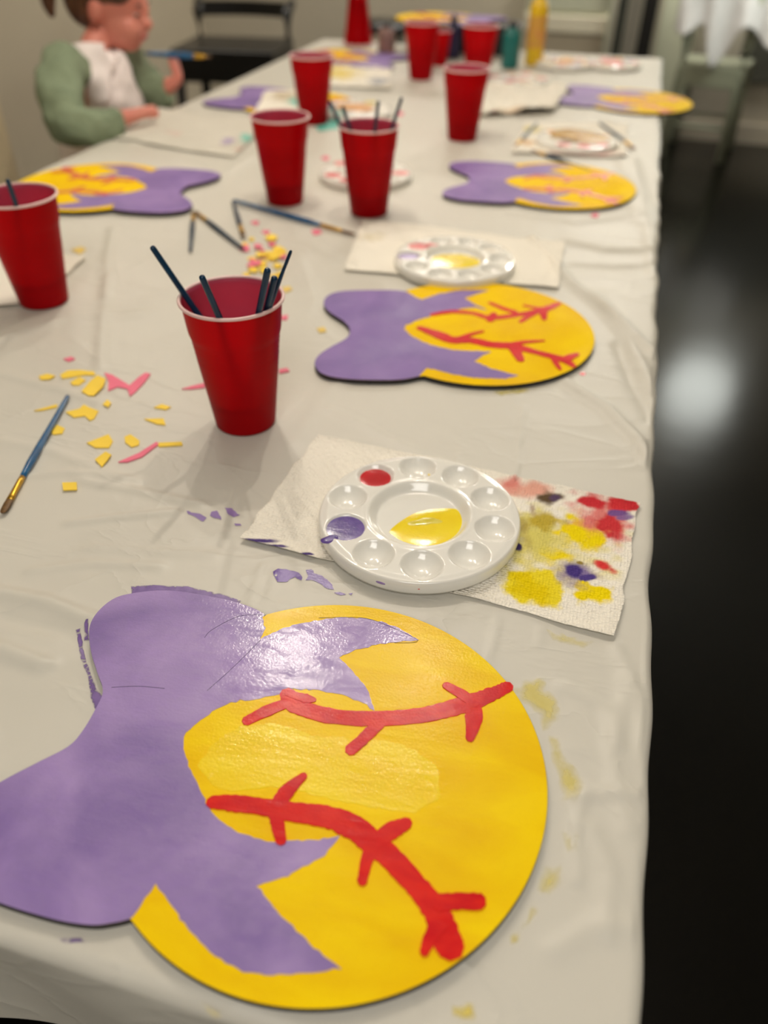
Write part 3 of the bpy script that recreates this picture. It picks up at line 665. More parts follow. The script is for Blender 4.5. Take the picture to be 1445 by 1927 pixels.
# ------------------------------------------------------------------ paper towels
def towel_mat(vc=True,name='embossed_paper_towel',col=(236,230,216)):
    m=bpy.data.materials.new(name); m.use_nodes=True; nt=m.node_tree; N=nt.nodes; L=nt.links; b=N['Principled BSDF']; b.inputs['Roughness'].default_value=.9; setin(b,'Specular IOR Level',.15)
    at_=N.new('ShaderNodeAttribute'); at_.attribute_name='stain'; L.new(at_.outputs['Color'],b.inputs['Base Color'])
    tc=N.new('ShaderNodeTexCoord')
    vo=N.new('ShaderNodeTexVoronoi'); vo.inputs['Scale'].default_value=360; vo.inputs['Randomness'].default_value=.45; L.new(tc.outputs['Object'],vo.inputs['Vector'])
    ns=N.new('ShaderNodeTexNoise'); ns.inputs['Scale'].default_value=90; ns.inputs['Detail'].default_value=6; L.new(tc.outputs['Object'],ns.inputs['Vector'])
    ad=N.new('ShaderNodeMath'); ad.operation='MULTIPLY_ADD'; ad.inputs[1].default_value=1.2; L.new(ns.outputs[0],ad.inputs[0]); L.new(vo.outputs['Distance'],ad.inputs[2])
    bp=N.new('ShaderNodeBump'); bp.inputs['Strength'].default_value=1.0; bp.inputs['Distance'].default_value=.0018; L.new(ad.outputs[0],bp.inputs['Height']); L.new(bp.outputs[0],b.inputs['Normal'])
    return m
M_tow=towel_mat()
def vnoise(X,Y,s,seed):
    r=np.random.default_rng(seed); g=r.random((64,64)); x=(X*s)%63; y=(Y*s)%63; xi=x.astype(int); yi=y.astype(int); fx=x-xi; fy=y-yi; fx=fx*fx*(3-2*fx); fy=fy*fy*(3-2*fy)
    return g[xi,yi]*(1-fx)*(1-fy)+g[xi+1,yi]*fx*(1-fy)+g[xi,yi+1]*(1-fx)*fy+g[xi+1,yi+1]*fx*fy
def towel(label,corners,stains,nu=200,nv=130,amp=.0012,curl=.004,seed=1,name='paper_towel',base=(250,244,230),edges=None,z=.0012,crumple=0,group='paper towels'):
    """corners px: TL,TR,BR,BL"""
    c=[at(*p)[:2] for p in corners]; u=np.linspace(0,1,nu); v=np.linspace(0,1,nv); Uq,Vq=np.meshgrid(u,v)
    P=[ (1-Uq)*(1-Vq)*c[0][i]+Uq*(1-Vq)*c[1][i]+Uq*Vq*c[2][i]+(1-Uq)*Vq*c[3][i] for i in range(2)]
    X,Y=P
    wob=(vnoise(Uq*9,Vq*9,1,seed)-.5)
    edge=np.minimum(np.minimum(Uq,1-Uq),np.minimum(Vq,1-Vq))
    X=X+wob*.004; Y=Y+(vnoise(Uq*9+20,Vq*9,1,seed)-.5)*.004
    Z=T0+np.maximum(hf(X,Y),-.003)+z+amp*(vnoise(X+3,Y+3,28,seed+1))+curl*np.clip(1-edge/.10,0,1)**2*vnoise(Uq*4,Vq*4,1,seed+2)
    if crumple: Z=Z+crumple*np.abs(vnoise(X+3,Y+3,17,seed+5)*2-1)**.8+crumple*.5*np.abs(vnoise(X+5,Y+3,40,seed+6)*2-1); Z-=crumple*.2*0
    # quilting
    Z+=.00018*np.sin(X*620)*np.sin(Y*620)
    col=np.tile(np.array(lin(base)[:3]),(X.size,1)).reshape(*X.shape,3)
    for (px,py,rx,ry,rgb,soft,al) in stains:
        a=at(px,py)[:2]; sx=np.linalg.norm(at(px+rx,py)[:2]-at(px-rx,py)[:2])/2; sy=np.linalg.norm(at(px,py+ry)[:2]-at(px,py-ry)[:2])/2
        e=(at(px+10,py)[:2]-at(px-10,py)[:2]); e/=np.linalg.norm(e)
        dx=(X-a[0])*e[0]+(Y-a[1])*e[1]; dy=-(X-a[0])*e[1]+(Y-a[1])*e[0]
        d=np.hypot(dx/sx,dy/sy)+(vnoise(X+2,Y+2,110,int(px))-.5)*1.1+(vnoise(X+2,Y+2,420,int(px)+1)-.5)*.2
        w=al*np.clip((1-d)/(soft*1.25)+.5,0,1); w=w*w*(3-2*w)
        col=col*(1-w[...,None])+np.array(lin(rgb)[:3])*w[...,None]
    idx=np.arange(nu*nv).reshape(nv,nu); Q=np.stack([idx[:-1,:-1],idx[1:,:-1],idx[1:,1:],idx[:-1,1:]],-1).reshape(-1,4)
    me=bpy.data.meshes.new(name); me.from_pydata(np.c_[X.ravel(),Y.ravel(),Z.ravel()].tolist(),[],Q.tolist()); me.update()
    at_=me.attributes.new('stain','FLOAT_COLOR','POINT'); at_.data.foreach_set('color',np.c_[col.reshape(-1,3),np.ones(X.size)].astype('f').ravel())
    o=link(name,me,M_tow,smooth=True)
    md=o.modifiers.new('thickness','SOLIDIFY'); md.thickness=.0004; md.offset=0
    return tag(o,label,'paper towel',group)
Yc_,Rc_,Pc_,Bc_=(248,222,0),(206,48,56),(84,66,130),(120,92,50)
towel('embossed paper towel stained with yellow, red and purple under the nearest palette',[(597,822),(1202,950),(1157,1200),(452,1017)],
 [(1035,1030,110,50,(232,218,120),1.0,.8),(1090,1005,42,26,Yc_,.5,1),(1120,1012,20,20,Yc_,.4,1),(1040,1050,26,14,Yc_,.5,.9),(1010,1005,36,40,(222,210,110),.9,.8),(1020,985,34,14,(196,172,60),.7,.9),
  (1010,1105,58,36,(244,222,40),.35,.95),(1000,1108,34,26,(236,208,0),.6,1),(1115,1120,32,20,Yc_,.4,1),(1095,1103,12,10,Yc_,.5,1),
  (1085,1082,30,20,(120,96,160),1.0,.8),(1080,1076,17,14,(74,56,130),.5,1),(1105,1090,14,6,(84,66,140),.5,1),(1090,1062,8,4,(150,130,60),.5,.9),(1096,1098,6,4,Yc_,.5,.9),
  (1137,1070,16,11,(222,60,60),.6,1),(1135,975,44,38,(226,120,116),.9,.85),(1145,992,22,18,(208,54,60),.6,.95),(1110,948,24,10,(206,50,58),.6,1),(1165,955,28,14,(210,52,58),.6,1),(1188,953,10,10,(206,48,56),.5,1),(1160,970,16,6,(120,84,150),.6,.9),(1175,978,14,4,(130,100,160),.6,.8),
  (990,925,36,16,(236,170,150),1.0,.85),(955,915,20,14,(226,130,120),1.0,.8),(1032,938,20,11,(96,76,50),.8,.95),(1042,942,10,8,(90,70,100),.6,.9),(1000,960,7,13,(168,140,110),.8,.7),(985,1000,10,26,(170,150,80),.9,.6),
  (482,1022,34,5,(84,66,130),.7,1),(525,1033,26,4,(84,66,130),.6,.9),(580,1048,12,3,(84,66,130),.6,1),(974,1032,8,10,(70,54,100),.5,1)],nu=420,nv=270,seed=4,amp=.0009,curl=.003)
towel('plain paper towel under the second palette, behind the second board',[(682,418),(1062,462),(1050,548),(648,512)],[(700,448,24,8,(214,200,160),.9,.5),(1010,445,30,8,(220,208,180),.9,.4)],nu=150,nv=70,seed=8)
towel('bright paper towel under the left edge cup',[(-60,470),(165,485),(60,575),(-140,590)],[(112,497,14,5,(240,190,190),.9,.5)],nu=120,nv=80,seed=12)
towel('crumpled towel with faint purple and teal dabs in front of the seated child',[(300,205),(505,232),(440,300),(205,262)],[(430,266,12,6,LVc:=(170,150,196),.8,.8),(465,262,13,7,(120,206,190),.7,.9),(460,284,14,4,(232,170,150),.8,.8),(330,255,16,3,(226,190,180),.8,.5)],nu=140,nv=90,amp=.0015,curl=.001,seed=15,crumple=.002,base=(220,215,202))
towel('wrinkled towel with a pale yellow stain beside the yellow and purple far board',[(600,122),(735,132),(735,170),(590,165)],[(640,141,34,12,(244,220,130),.8,.9),(715,155,22,5,(130,140,160),.8,.7)],nu=110,nv=60,seed=18,crumple=.004)
towel('long crumpled cream towel right of the centre cup',[(905,163),(1070,172),(1040,215),(900,222)],[(960,215,30,5,(222,190,150),.8,.6)],nu=130,nv=70,seed=21,crumple=.012,amp=.005)
towel('white towel under the gold palette',[(990,232),(1180,236),(1178,300),(960,290)],[(1100,290,50,6,(236,180,176),.9,.8),(990,270,16,5,(220,180,130),.8,.7),(1000,245,20,6,(220,204,130),.8,.7)],nu=110,nv=70,seed=24)
towel('towel with teal and purple dabs beside the covered far board',[(500,178),(600,180),(600,222),(480,222)],[(560,198,18,8,(110,200,184),.7,.9),(535,188,28,8,(206,190,160),.8,.8)],nu=80,nv=50,seed=27,z=.0085)
# ------------------------------------------------------------------ confetti
M_cy=mat('yellow_foam_scrap',(255,218,70),.7,var=.05); M_cpk=mat('pink_foam_scrap',(244,120,146),.7,var=.05)
M_cpale=mat('pale_yellow_scrap',(238,206,110),.7,var=.05)
def scrap(pts,m,label,group,th=.0012,name='foam_scrap',lift=0):
    P=[at(*p) for p in pts]; z=T0+hmax(P)+.0002+lift; c=np.mean(P,0)
    o=slab(name,[(p[0]-c[0],p[1]-c[1]) for p in P],0,th,m); o.location=(c[0],c[1],z)
    return tag(o,label,'foam scrap',group)
GY='yellow and pink foam scraps on the cloth'
NE=[([(118,912),(145,911),(146,925),(120,926)],0,'square yellow foam scrap alone in front of the others'),
([(180,870),(200,855),(211,861),(193,884)],0,'diamond shaped yellow scrap below the triangular one'),
([(164,836),(190,826),(205,820),(213,833),(206,845),(180,845)],0,'triangular yellow scrap left of the pink sliver'),
([(235,825),(246,820),(263,832),(262,840),(248,844),(236,835)],0,'five sided yellow scrap right of the triangular one'),
([(223,872),(262,855),(295,834),(300,838),(268,862),(240,872)],1,'long curved pink sliver touching a thin yellow strip'),
([(294,836),(342,834),(344,840),(300,843)],0,'thin yellow strip at the end of the pink sliver'),
([(290,769),(305,763),(322,768),(312,773)],0,'small yellow scrap, upper of the two left of the nearest cup'),
([(272,791),(308,790),(312,802),(295,800)],0,'yellow strip scrap, lower of the two left of the nearest cup'),
([(98,815),(108,802),(122,808),(118,818),(100,820)],0,'yellow scrap half under the lying brush'),
([(65,775),(108,763),(108,768),(80,774)],0,'thin pale yellow sliver beside the lying brush'),
([(124,778),(150,772),(158,764),(170,770),(186,776),(178,790),(170,794),(160,785),(140,788)],0,'cluster shaped yellow scrap right of the lying brush end'),
([(194,765),(203,756),(210,762),(205,770)],0,'tiny yellow scrap between the clusters'),
([(74,712),(90,707),(105,711),(95,717),(78,718)],0,'yellow scrap, leftmost of the back cluster'),
([(114,708),(128,700),(150,699),(178,702),(180,709),(160,708),(135,712),(118,715)],0,'wide curved yellow scrap at the top of the back cluster'),
([(133,722),(150,712),(162,718),(150,727),(138,727)],0,'round yellow scrap under the wide curved one'),
([(155,742),(172,722),(185,712),(200,718),(196,732),(178,750),(168,750)],0,'slanting yellow scrap beside the pink zigzag'),
([(197,704),(212,708),(238,724),(244,728),(262,712),(274,704),(284,706),(272,722),(255,740),(245,748),(240,734),(222,730),(204,738),(205,720)],1,'zigzag pink foam scrap, largest pink piece'),
([(342,733),(372,725),(386,722),(386,730),(360,733)],1,'pale pink sliver half hidden by the nearest cup'),
([(120,678),(135,674),(142,678),(130,683)],1,'tiny pink speck behind the back cluster'),
([(524,696),(540,693),(545,699),(526,703)],1,'pink scrap right of the nearest cup, halfway down'),
([(527,596),(542,594),(540,603),(528,602)],1,'pale pink scrap just right of the nearest cup rim'),
([(596,620),(610,617),(614,625),(602,628)],2,'lone pale yellow scrap left of the second board'),
([(530,542),(545,539),(550,546),(536,551)],2,'yellow scrap behind the thin pointed brush'),
([(585,434),(600,431),(606,438),(592,442)],1,'bright pink scrap under the long middle brush'),
([(134,470),(152,464),(162,469),(150,478)],2,'yellow speck right of the left edge cup')]
for pts,k,l in NE: scrap(pts,(M_cy,M_cpk,M_cpale)[k],l,GY)
rs=random.Random(21)
for i in range(34):
    for _ in range(30):
        x=rs.gauss(500,22); y=rs.gauss(488,24)
        if 448<x<560 and 445<y<540: break
    k=1 if rs.random()<.36 else 0; s=rs.uniform(6,12); n=rs.choice((4,5,6)); ph=rs.uniform(0,6)
    pts=[(x+s*math.cos(ph+2*math.pi*j/n)*rs.uniform(.7,1.3),y+s*.5*math.sin(ph+2*math.pi*j/n)*rs.uniform(.7,1.3)) for j in range(n)]
    scrap(pts,(M_cy,M_cpk)[k],('yellow','pink')[k]+' foam scrap in the loose heap behind the nearest cup',('yellow','pink')[k]+' foam scraps in the heap behind the nearest cup',lift=i*.00012)
for (x,y,k,l) in [(1118,411,1,'pink scrap right in front of the third board'),(480,420,1,'pink scrap beside the yellow ferrule brush'),(930,210,1,'pale pink scrap near the table centre'),(500,437,1,'small pink scrap right of the yellow ferrule brush'),(612,298,1,'pink scrap between the middle pair of cups'),(752,214,1,'faint pink scrap beyond the brush cup')]:
    scrap([(x-8,y),(x-2,y-4),(x+8,y-2),(x+4,y+4)],M_cpk,l,GY)
# ------------------------------------------------------------------ paint smears on the cloth (parts of it)
def smear_mat(name,rgb,rgb2,rough=.35,full=1.0):
    m=bpy.data.materials.new(name); m.use_nodes=True; nt=m.node_tree; N=nt.nodes; L=nt.links; b=N['Principled BSDF']; b.inputs['Roughness'].default_value=rough
    tc=N.new('ShaderNodeTexCoord'); ns=N.new('ShaderNodeTexNoise'); ns.inputs['Scale'].default_value=120; ns.inputs['Detail'].default_value=5; L.new(tc.outputs['Object'],ns.inputs['Vector'])
    cr=N.new('ShaderNodeValToRGB'); cr.color_ramp.elements[0].color=lin(rgb); cr.color_ramp.elements[1].color=lin(rgb2); cr.color_ramp.elements[0].position=.35; cr.color_ramp.elements[1].position=.65; L.new(ns.outputs[0],cr.inputs[0]); L.new(cr.outputs[0],b.inputs['Base Color'])
    av=N.new('ShaderNodeAttribute'); av.attribute_name='cover'
    ad=N.new('ShaderNodeMath'); ad.operation='MULTIPLY_ADD'; ad.inputs[1].default_value=1.3; ad.inputs[2].default_value=-.6; L.new(ns.outputs[0],ad.inputs[0])
    a2=N.new('ShaderNodeMath'); a2.operation='ADD'; L.new(ad.outputs[0],a2.inputs[0]); L.new(av.outputs['Fac'],a2.inputs[1])
    a3=N.new('ShaderNodeMath'); a3.operation='MULTIPLY'; a3.use_clamp=True; a3.inputs[1].default_value=full; L.new(a2.outputs[0],a3.inputs[0])
    a4=N.new('ShaderNodeMath'); a4.operation='MINIMUM'; a4.inputs[1].default_value=min(1,full); L.new(a3.outputs[0],a4.inputs[0])
    tr=N.new('ShaderNodeBsdfTransparent'); mx=N.new('ShaderNodeMixShader'); L.new(a4.outputs[0],mx.inputs[0]); L.new(tr.outputs[0],mx.inputs[1]); L.new(b.outputs[0],mx.inputs[2]); L.new(mx.outputs[0],N['Material Output'].inputs[0])
    return m
def smear(pts,m,name='paint_smear',h=.00025,label=None,amp=.0004,soft=0):
    P=[at(*p)[:2] for p in pts]
    if soft:
        c=np.mean(P,0); P=[c+(p-c)*1.35 for p in P]
    rs=random.Random(int(pts[0][0])); P2=ragged([(p[0],p[1]) for p in P],amp,.003,rs=rs)
    A=np.array(P2); lo=A.min(0); hi=A.max(0); st=.0028
    ex=[(x+rs.uniform(-.0005,.0005),y+rs.uniform(-.0005,.0005)) for x in np.arange(lo[0],hi[0],st) for y in np.arange(lo[1],hi[1],st)]
    V,T,B=cdt(P2,ex); V=np.array(V); used=sorted({i for t in T for i in t}); mp={u:k for k,u in enumerate(used)}
    V=V[used]; T=[[mp[i] for i in t] for t in T]
    z=T0+hf(V[:,0],V[:,1])+h+.0002; D=seg_d(V[:,0],V[:,1],[np.array(p) for p in P2+P2[:1]])
    o=mesh(name,np.c_[V,z],T,m,cloth,smooth=True,label=label)
    if soft:
        a_=o.data.attributes.new('cover','FLOAT','POINT'); a_.data.foreach_set('value',np.clip(D/soft,0,1.2).astype('f'))
    return o
M_thinY=smear_mat('thin_yellow_smear',(232,212,60),(238,220,90),.4,.5)
M_thinY2=smear_mat('yellow_smear',(240,214,10),(240,216,40),.35,.9)
M_thinP=smear_mat('brushed_purple_smear',(112,84,150),(130,104,166),.35,1.0)
for pts in [[(514,1076),(524,1069),(545,1073),(562,1078),(570,1088),(566,1092),(555,1086),(540,1095),(522,1094),(516,1086)],[(575,1074),(585,1070),(592,1078),(606,1084),(620,1096),(628,1110),(618,1110),(600,1098),(586,1092),(575,1094),(580,1084)],[(628,1116),(640,1115),(650,1119),(640,1121)],[(657,1118),(664,1118),(662,1122)]]: smear(pts,PURS,label='wet purple paint smear')
for pts in [[(350,960),(362,963),(378,966),(388,974),(382,981),(368,972),(354,966)],[(397,962),(408,960),(412,968),(418,976),(404,973),(396,970)],[(424,955),(436,955),(446,965),(452,968),(440,972),(428,966)],[(440,984),(452,985),(454,988),(444,988)]]: smear(pts,PUR,label='dried purple paint smear')
for pts in [[(148,1205),(156,1203),(160,1235),(170,1265),(180,1290),(192,1305),(180,1330),(170,1300),(165,1270),(155,1245)],[(160,1180),(168,1168),(166,1200),(158,1200)],[(271,1106),(300,1104),(350,1106),(400,1117),(426,1127),(420,1133),(350,1122),(300,1118),(272,1120)],[(112,1768),(150,1766),(158,1773),(130,1775)],[(690,717),(700,716),(696,724),(688,722)]]: smear(pts,M_thinP,soft=.0008,amp=.0002,label='brushed purple paint mark around the nearest board')
for pts,mm in [([(975,1300),(1005,1285),(1028,1283),(1022,1300),(1045,1318),(1040,1345),(1022,1360),(1010,1335),(990,1320)],M_thinY),([(1040,1400),(1055,1402),(1062,1430),(1080,1445),(1092,1470),(1078,1495),(1060,1490),(1048,1450),(1042,1425)],M_thinY),([(1060,1570),(1082,1575),(1085,1600),(1070,1600)],M_thinY),([(1022,1640),(1050,1635),(1052,1660),(1030,1680),(1018,1670)],M_thinY),([(1012,1690),(1022,1676),(1018,1700),(1000,1730),(985,1742),(996,1715)],M_thinY2),([(962,1765),(978,1750),(974,1768),(960,1775)],M_thinY2),([(856,1900),(880,1890),(896,1900),(890,1915),(866,1918)],M_thinY2),([(376,1885),(395,1895),(414,1910),(400,1916),(384,1905)],M_thinY2),([(935,738),(965,733),(1000,732),(975,742),(945,744)],M_thinY),([(1040,1190),(1080,1200),(1110,1206),(1090,1215),(1050,1205)],M_thinY),([(1090,703),(1098,701),(1102,707),(1094,708)],RED),([(1145,340),(1165,336),(1170,350),(1152,360)],M_thinY)]: smear(pts,mm,amp=.0008,soft=0 if mm is RED else .007,label='faint '+('red' if mm is RED else 'yellow')+' paint stain')
smear([(590,235),(640,222),(650,240),(600,248)],TEAL,label='teal paint stain') 
# ------------------------------------------------------------------ far end items
base=at(990,128); 
bx=at(852,118)
cr=thing('storage_box','black box at the far table end carrying a painted board','box',(bx[0],2.95,T0+.002))
bh_=float(atY(826,34,2.95)[2])-T0-.009; print('box height',bh_)
M_bb=mat('black_plastic_box',(22,21,28),.45,var=.2)
bm=bmesh.new(); box_bm(bm,-.17,.17,-.066,.066,0,bh_-.014,.008); frombm('box_body',bm,M_bb,cr)
bm=bmesh.new(); box_bm(bm,-.176,.176,-.072,.072,bh_-.014,bh_,.005); frombm('lid',bm,M_bb,cr)
zt=T0+bh_+.0022
gboard('painted board lying on the black box at the far end, yellow left and purple right',826,34,176,base=zt,R=.142)
def bottle(px,py,label,body,cap,h,r,lab=None,group='paint bottles at the far table end',labelm=None):
    p=at(px,py); o=thing('paint_bottle',label,'paint bottle',(p[0],p[1],T0+.0015),0,group)
    lathe('bottle_body',[(.0005,0),(r*.92,0),(r,.004),(r,h*.66),(r*.96,h*.72),(r*.6,h*.80),(r*.42,h*.83),(r*.42,h*.86),(.0005,h*.86)],body,o,seg=40)
    lathe('cap',[(.0005,h*.855),(r*.5,h*.855),(r*.5,h*.92),(r*.3,h*.93),(r*.14,h),(.0005,h)],cap,o,seg=32)
    if labelm is not None: lathe('bottle_label',[(r+.0006,h*.22),(r+.0006,h*.6)],labelm,o,seg=40)
    return o
M_byel=mat('yellow_bottle_plastic',(244,200,30),.3,var=.06); M_bcap=mat('dark_cap',(40,38,34),.4); M_bteal=mat('teal_bottle_plastic',(24,120,116),.3,var=.1); M_bnavy=mat('navy_bottle_plastic',(32,24,66),.35,var=.1)
M_blab=mat('mottled_label',(222,150,90),.5,rgb2=(214,176,50),vscale=40); M_bpink=mat('pink_mottled_plastic',(176,130,124),.5,rgb2=(110,96,90),vscale=60); M_tcap=mat('black_cap',(22,20,30),.4)
bottle(1003,122,'tall yellow paint bottle with an orange label at the far table end',M_byel,M_byel,.215,.027,labelm=M_blab)
bottle(958,128,'short teal paint bottle left of the yellow bottle',M_bteal,M_tcap,.125,.026)
bottle(851,110,'dark navy paint bottle between the far cups',M_bnavy,M_tcap,.12,.024)
bottle(727,100,'small pinkish paint bottle right of the upside-down cup',M_bpink,M_tcap,.085,.028)
# ------------------------------------------------------------------ chairs and background
M_chg=mat('grey_green_chair_paint',(152,156,134),.5,var=.04); M_beige=mat('beige_chair_fabric',(206,192,160),.85,var=.05,vscale=80,bump=.3,bscale=300,dist=.001)
def chair(name,label,loc,rz,m,w=.42,d=.40,sh=.45,bh=.95,curved=0,leg=.018,seatm=None,rails=(.93,.72),slats=0,seat_t=.03,splay=.03):
    o=thing(name,label,'chair',loc,rz)
    bm=bmesh.new(); box_bm(bm,-w/2,w/2,-d/2,d/2,sh-seat_t,sh,.008); frombm('seat',bm,seatm or m,o)
    for sx in(-1,1):
        bm=bmesh.new(); tube_bm(bm,[(sx*(w/2-.02+splay*.3),-d/2+.02-splay*.5,0),(sx*(w/2-.025),-d/2+.025,sh-seat_t)],[leg*.8,leg],10); frombm('leg',bm,m,o,smooth=True)
        bm=bmesh.new(); tube_bm(bm,[(sx*(w/2-.02+splay*.3),d/2-.02+splay,0),(sx*(w/2-.022),d/2-.02,sh-.05),(sx*(w/2-.02),d/2-.01,sh+.1),(sx*(w/2-.01),d/2+.05,bh)],[leg*.8,leg,leg,leg*.85],10); frombm('back_post',bm,m,o,smooth=True)
    for zr in rails:
        bm=bmesh.new(); yy=d/2-.01+.06*(zr-sh)/(bh-sh)
        n=14; 
        for i in range(n+1):
            pass
        pts=[(-w/2+.015+(w-.03)*i/n, yy+curved*math.sin(math.pi*i/n), zr) for i in range(n+1)]
        vs=[]
        for p in pts: vs.append([bm.verts.new((p[0],p[1]+a,p[2]+b)) for a,b in((-.009,-.03),(.009,-.03),(.009,.03),(-.009,.03))])
        for i in range(n):
            for j in range(4): bm.faces.new((vs[i][j],vs[i][(j+1)%4],vs[i+1][(j+1)%4],vs[i+1][j]))
        bm.faces.new(vs[0]); bm.faces.new(vs[-1][::-1]); frombm('back_rail',bm,m,o)
    for i in range(slats):
        x=-w/2+w*(i+1)/(slats+1); bm=bmesh.new(); yy=d/2-.01; tube_bm(bm,[(x,yy,sh),(x,yy+.045,rails[0])],.009,8); frombm('back_spindle',bm,m,o,smooth=True)
    for a,b_ in (((-1,-1),(1,-1)),((-1,1),(1,1)),((-1,-1),(-1,1)),((1,-1),(1,1))):
        bm=bmesh.new(); z=.16 if a[1]==b_[1] else .2; tube_bm(bm,[(a[0]*(w/2-.02),a[1]*(d/2-.01),z),(b_[0]*(w/2-.02),b_[1]*(d/2-.01),z)],.009,8); frombm('stretcher',bm,m,o,smooth=True)
    return o
print('bchair z', [ (t,dep(478,15,t)[2],dep(478,100,t)[2],dep(385,15,t)[:2],dep(570,15,t)[:2]) for t in (2.8,3.2,3.6,4.0)])
pb=dep(478,60,3.7)
cs=chair('counter_stool','black wooden counter stool with a low curved back beyond the left side of the table',(pb[0]-.02,pb[1]-.2,0),math.radians(8),M_black,w=.47,sh=.60,bh=.735,rails=(.705,),curved=.05,seat_t=.13,leg=.024)
cs['category']='stool'
# cloth draped chair at the far right
lg=atf(1345,303); print('grey chair leg',lg)
gc=chair('dining_chair','grey-green painted chair with a white garment thrown over it at the far right',(lg[0]-.10,lg[1]+.17,0),math.radians(168),M_chg,w=.34,d=.34,sh=.45,bh=.93,leg=.026,rails=(.90,.70),slats=0,seat_t=.10)
def garment():
    # drapes over the chair back as a double layer falling on both sides
    o=gc.location; nu,nv=60,60; V=[];Fc=[]
    hr=np.random.default_rng(3)
    cx,cy=o.x+.12,o.y+.03; a=math.radians(168)
    for j in range(nv):
        for i in range(nu):
            u=i/(nu-1)-.5; v=j/(nv-1)      # v: front hem -> over back top -> rear hem
            s=(v-.5)*2
            droop=.25+.16*math.exp(-((u-.16)/.10)**2)+.07*math.exp(-((u+.22)/.12)**2)+.02*math.sin(u*19)
            lx=u*.66; top=.90-.08*max(0,abs(u)-.30)*2
            ly=.21+ (.035+.05*abs(s))*np.sign(s)*min(1,abs(s)*6)+.022*math.sin(u*30+s*2)*abs(s)
            z=top-droop*max(0,abs(s)-.05)*(1.0 if s<0 else 1.1)+.012*math.sin(u*24+1)
            V.append((cx+lx*math.cos(a)-ly*math.sin(a),cy+lx*math.sin(a)+ly*math.cos(a),z))
    for j in range(nv-1):
        for i in range(nu-1): Fc.append((j*nu+i,j*nu+i+1,(j+1)*nu+i+1,(j+1)*nu+i))
    o=mesh('draped_garment',V,Fc,mat('white_garment_cloth',(210,208,205),.85,var=.03,bump=.4,bscale=18,dist=.01),smooth=True)
    md=o.modifiers.new('thickness','SOLIDIFY'); md.thickness=.004
    return tag(o,'white cloth garment thrown over the back of the grey-green chair','garment')
garment()
# beige chair back at the left picture edge
d_=ray(22,240); bb=CAM+d_*(-1.36/d_[0]); print('beige',bb)
bch=thing('upholstered_chair','beige upholstered chair at the left edge, beside the child','chair',(bb[0]+.10,bb[1]-.215,0),math.radians(90))
bm=bmesh.new(); box_bm(bm,-.21,.21,-.20,.16,.40,.48,.03); frombm('seat',bm,M_beige,bch)
bm=bmesh.new(); box_bm(bm,-.215,.215,.10,.17,.46,.97,.03); frombm('backrest',bm,M_beige,bch)
for sx in(-1,1):
    for sy in(-1,1):
        bm=bmesh.new(); tube_bm(bm,[(sx*.18,sy*.15,0),(sx*.17,sy*.13-.01,.41)],[.014,.02],10); frombm('leg',bm,M_wood,bch)
# back wall dressing: sage cabinet front, trims, dark opening
Yw=RY1
def wallbox(name,px0,px1,py0,py1,m,dep_=.03,**k):
    a=atY(px0,py0,Yw-dep_); b=atY(px1,py1,Yw-dep_); x0,x1=sorted((a[0],b[0])); z0,z1=sorted((a[2],b[2]))
    return x0,x1,z0,z1
cb=thing('sideboard','sage painted cabinet with a cream rail against the back wall beyond the table','cabinet',(atY(1085,60,Yw)[0],Yw-.2,0))
xa=atY(985,60,Yw-.4)[0]-cb.location.x; xb=atY(1140,60,Yw-.4)[0]-cb.location.x; z1=atY(1085,30,Yw-.4)[2]; z2=atY(1085,62,Yw-.4)[2]; z3=atY(1085,100,Yw-.4)[2]
print('cab',xa,xb,z1,z2,z3)
box('cabinet_body',xa,xb,-.19,.19,.06,1.0,M_green,cb,bev=.004); box('rail',xa,xb,-.215,-.191,z2,z1,M_trimp,cb,bev=.004,label='cream horizontal rail')
box('base_panel',xa+.01,xb-.01,-.205,-.191,.04,z2-.01,M_wall2,cb); box('door',xa+.03,xb-.03,-.203,-.191,z1+.02,.97,M_green,cb,bev=.003)
# dark folded easel/rack next to it
def vert(px0,px1,py,Y): return atY(px0,py,Y)[0],atY(px1,py,Y)[0]
fr=thing('folding_chair','folded dark metal chair leaning by the back wall right of the cabinet','chair',(atY(1186,100,Yw-.45)[0],Yw-.45,0))
M_gm=mat('grey_metal',(134,128,116),.45,var=.05)
w0=atY(1148,100,Yw-.45)[0]-fr.location.x; w1=atY(1222,100,Yw-.45)[0]-fr.location.x
box('frame_post',w0,w0+.05,-.02,.02,0,1.0,mat('dark_green_metal',(52,54,46),.45),fr,bev=.006); box('frame_post',w1-.075,w1,-.02,.02,0,1.0,M_black,fr,bev=.006)
box('folded_seat',w0+.055,w1-.08,-.012,.012,.12,.96,M_gm,fr,bev=.004); box('foot_bar',w0+.04,w1-.06,-.012,.012,.05,.09,M_black,fr,bev=.004)
pl=atY(1262,100,Yw-.1)[0]
box('trim_1',atY(1232,100,Yw-.1)[0],atY(1300,100,Yw-.1)[0],Yw-.06,Yw,0,2.6,M_green,kind='structure')
box('baseboard_back',RX0,RX1,Yw-.018,Yw,0,.10,M_wall,kind='structure')
dk=atY(1420,140,Yw-.02)
# dark panel on the wall behind the grey chair
xx=atY(1385,140,Yw-.03)[0]
box('trim_2',xx,xx+.6,Yw-.03,Yw,.32,.95,mat('charcoal_panel_paint',(84,84,74),.5,var=.05),kind='structure')
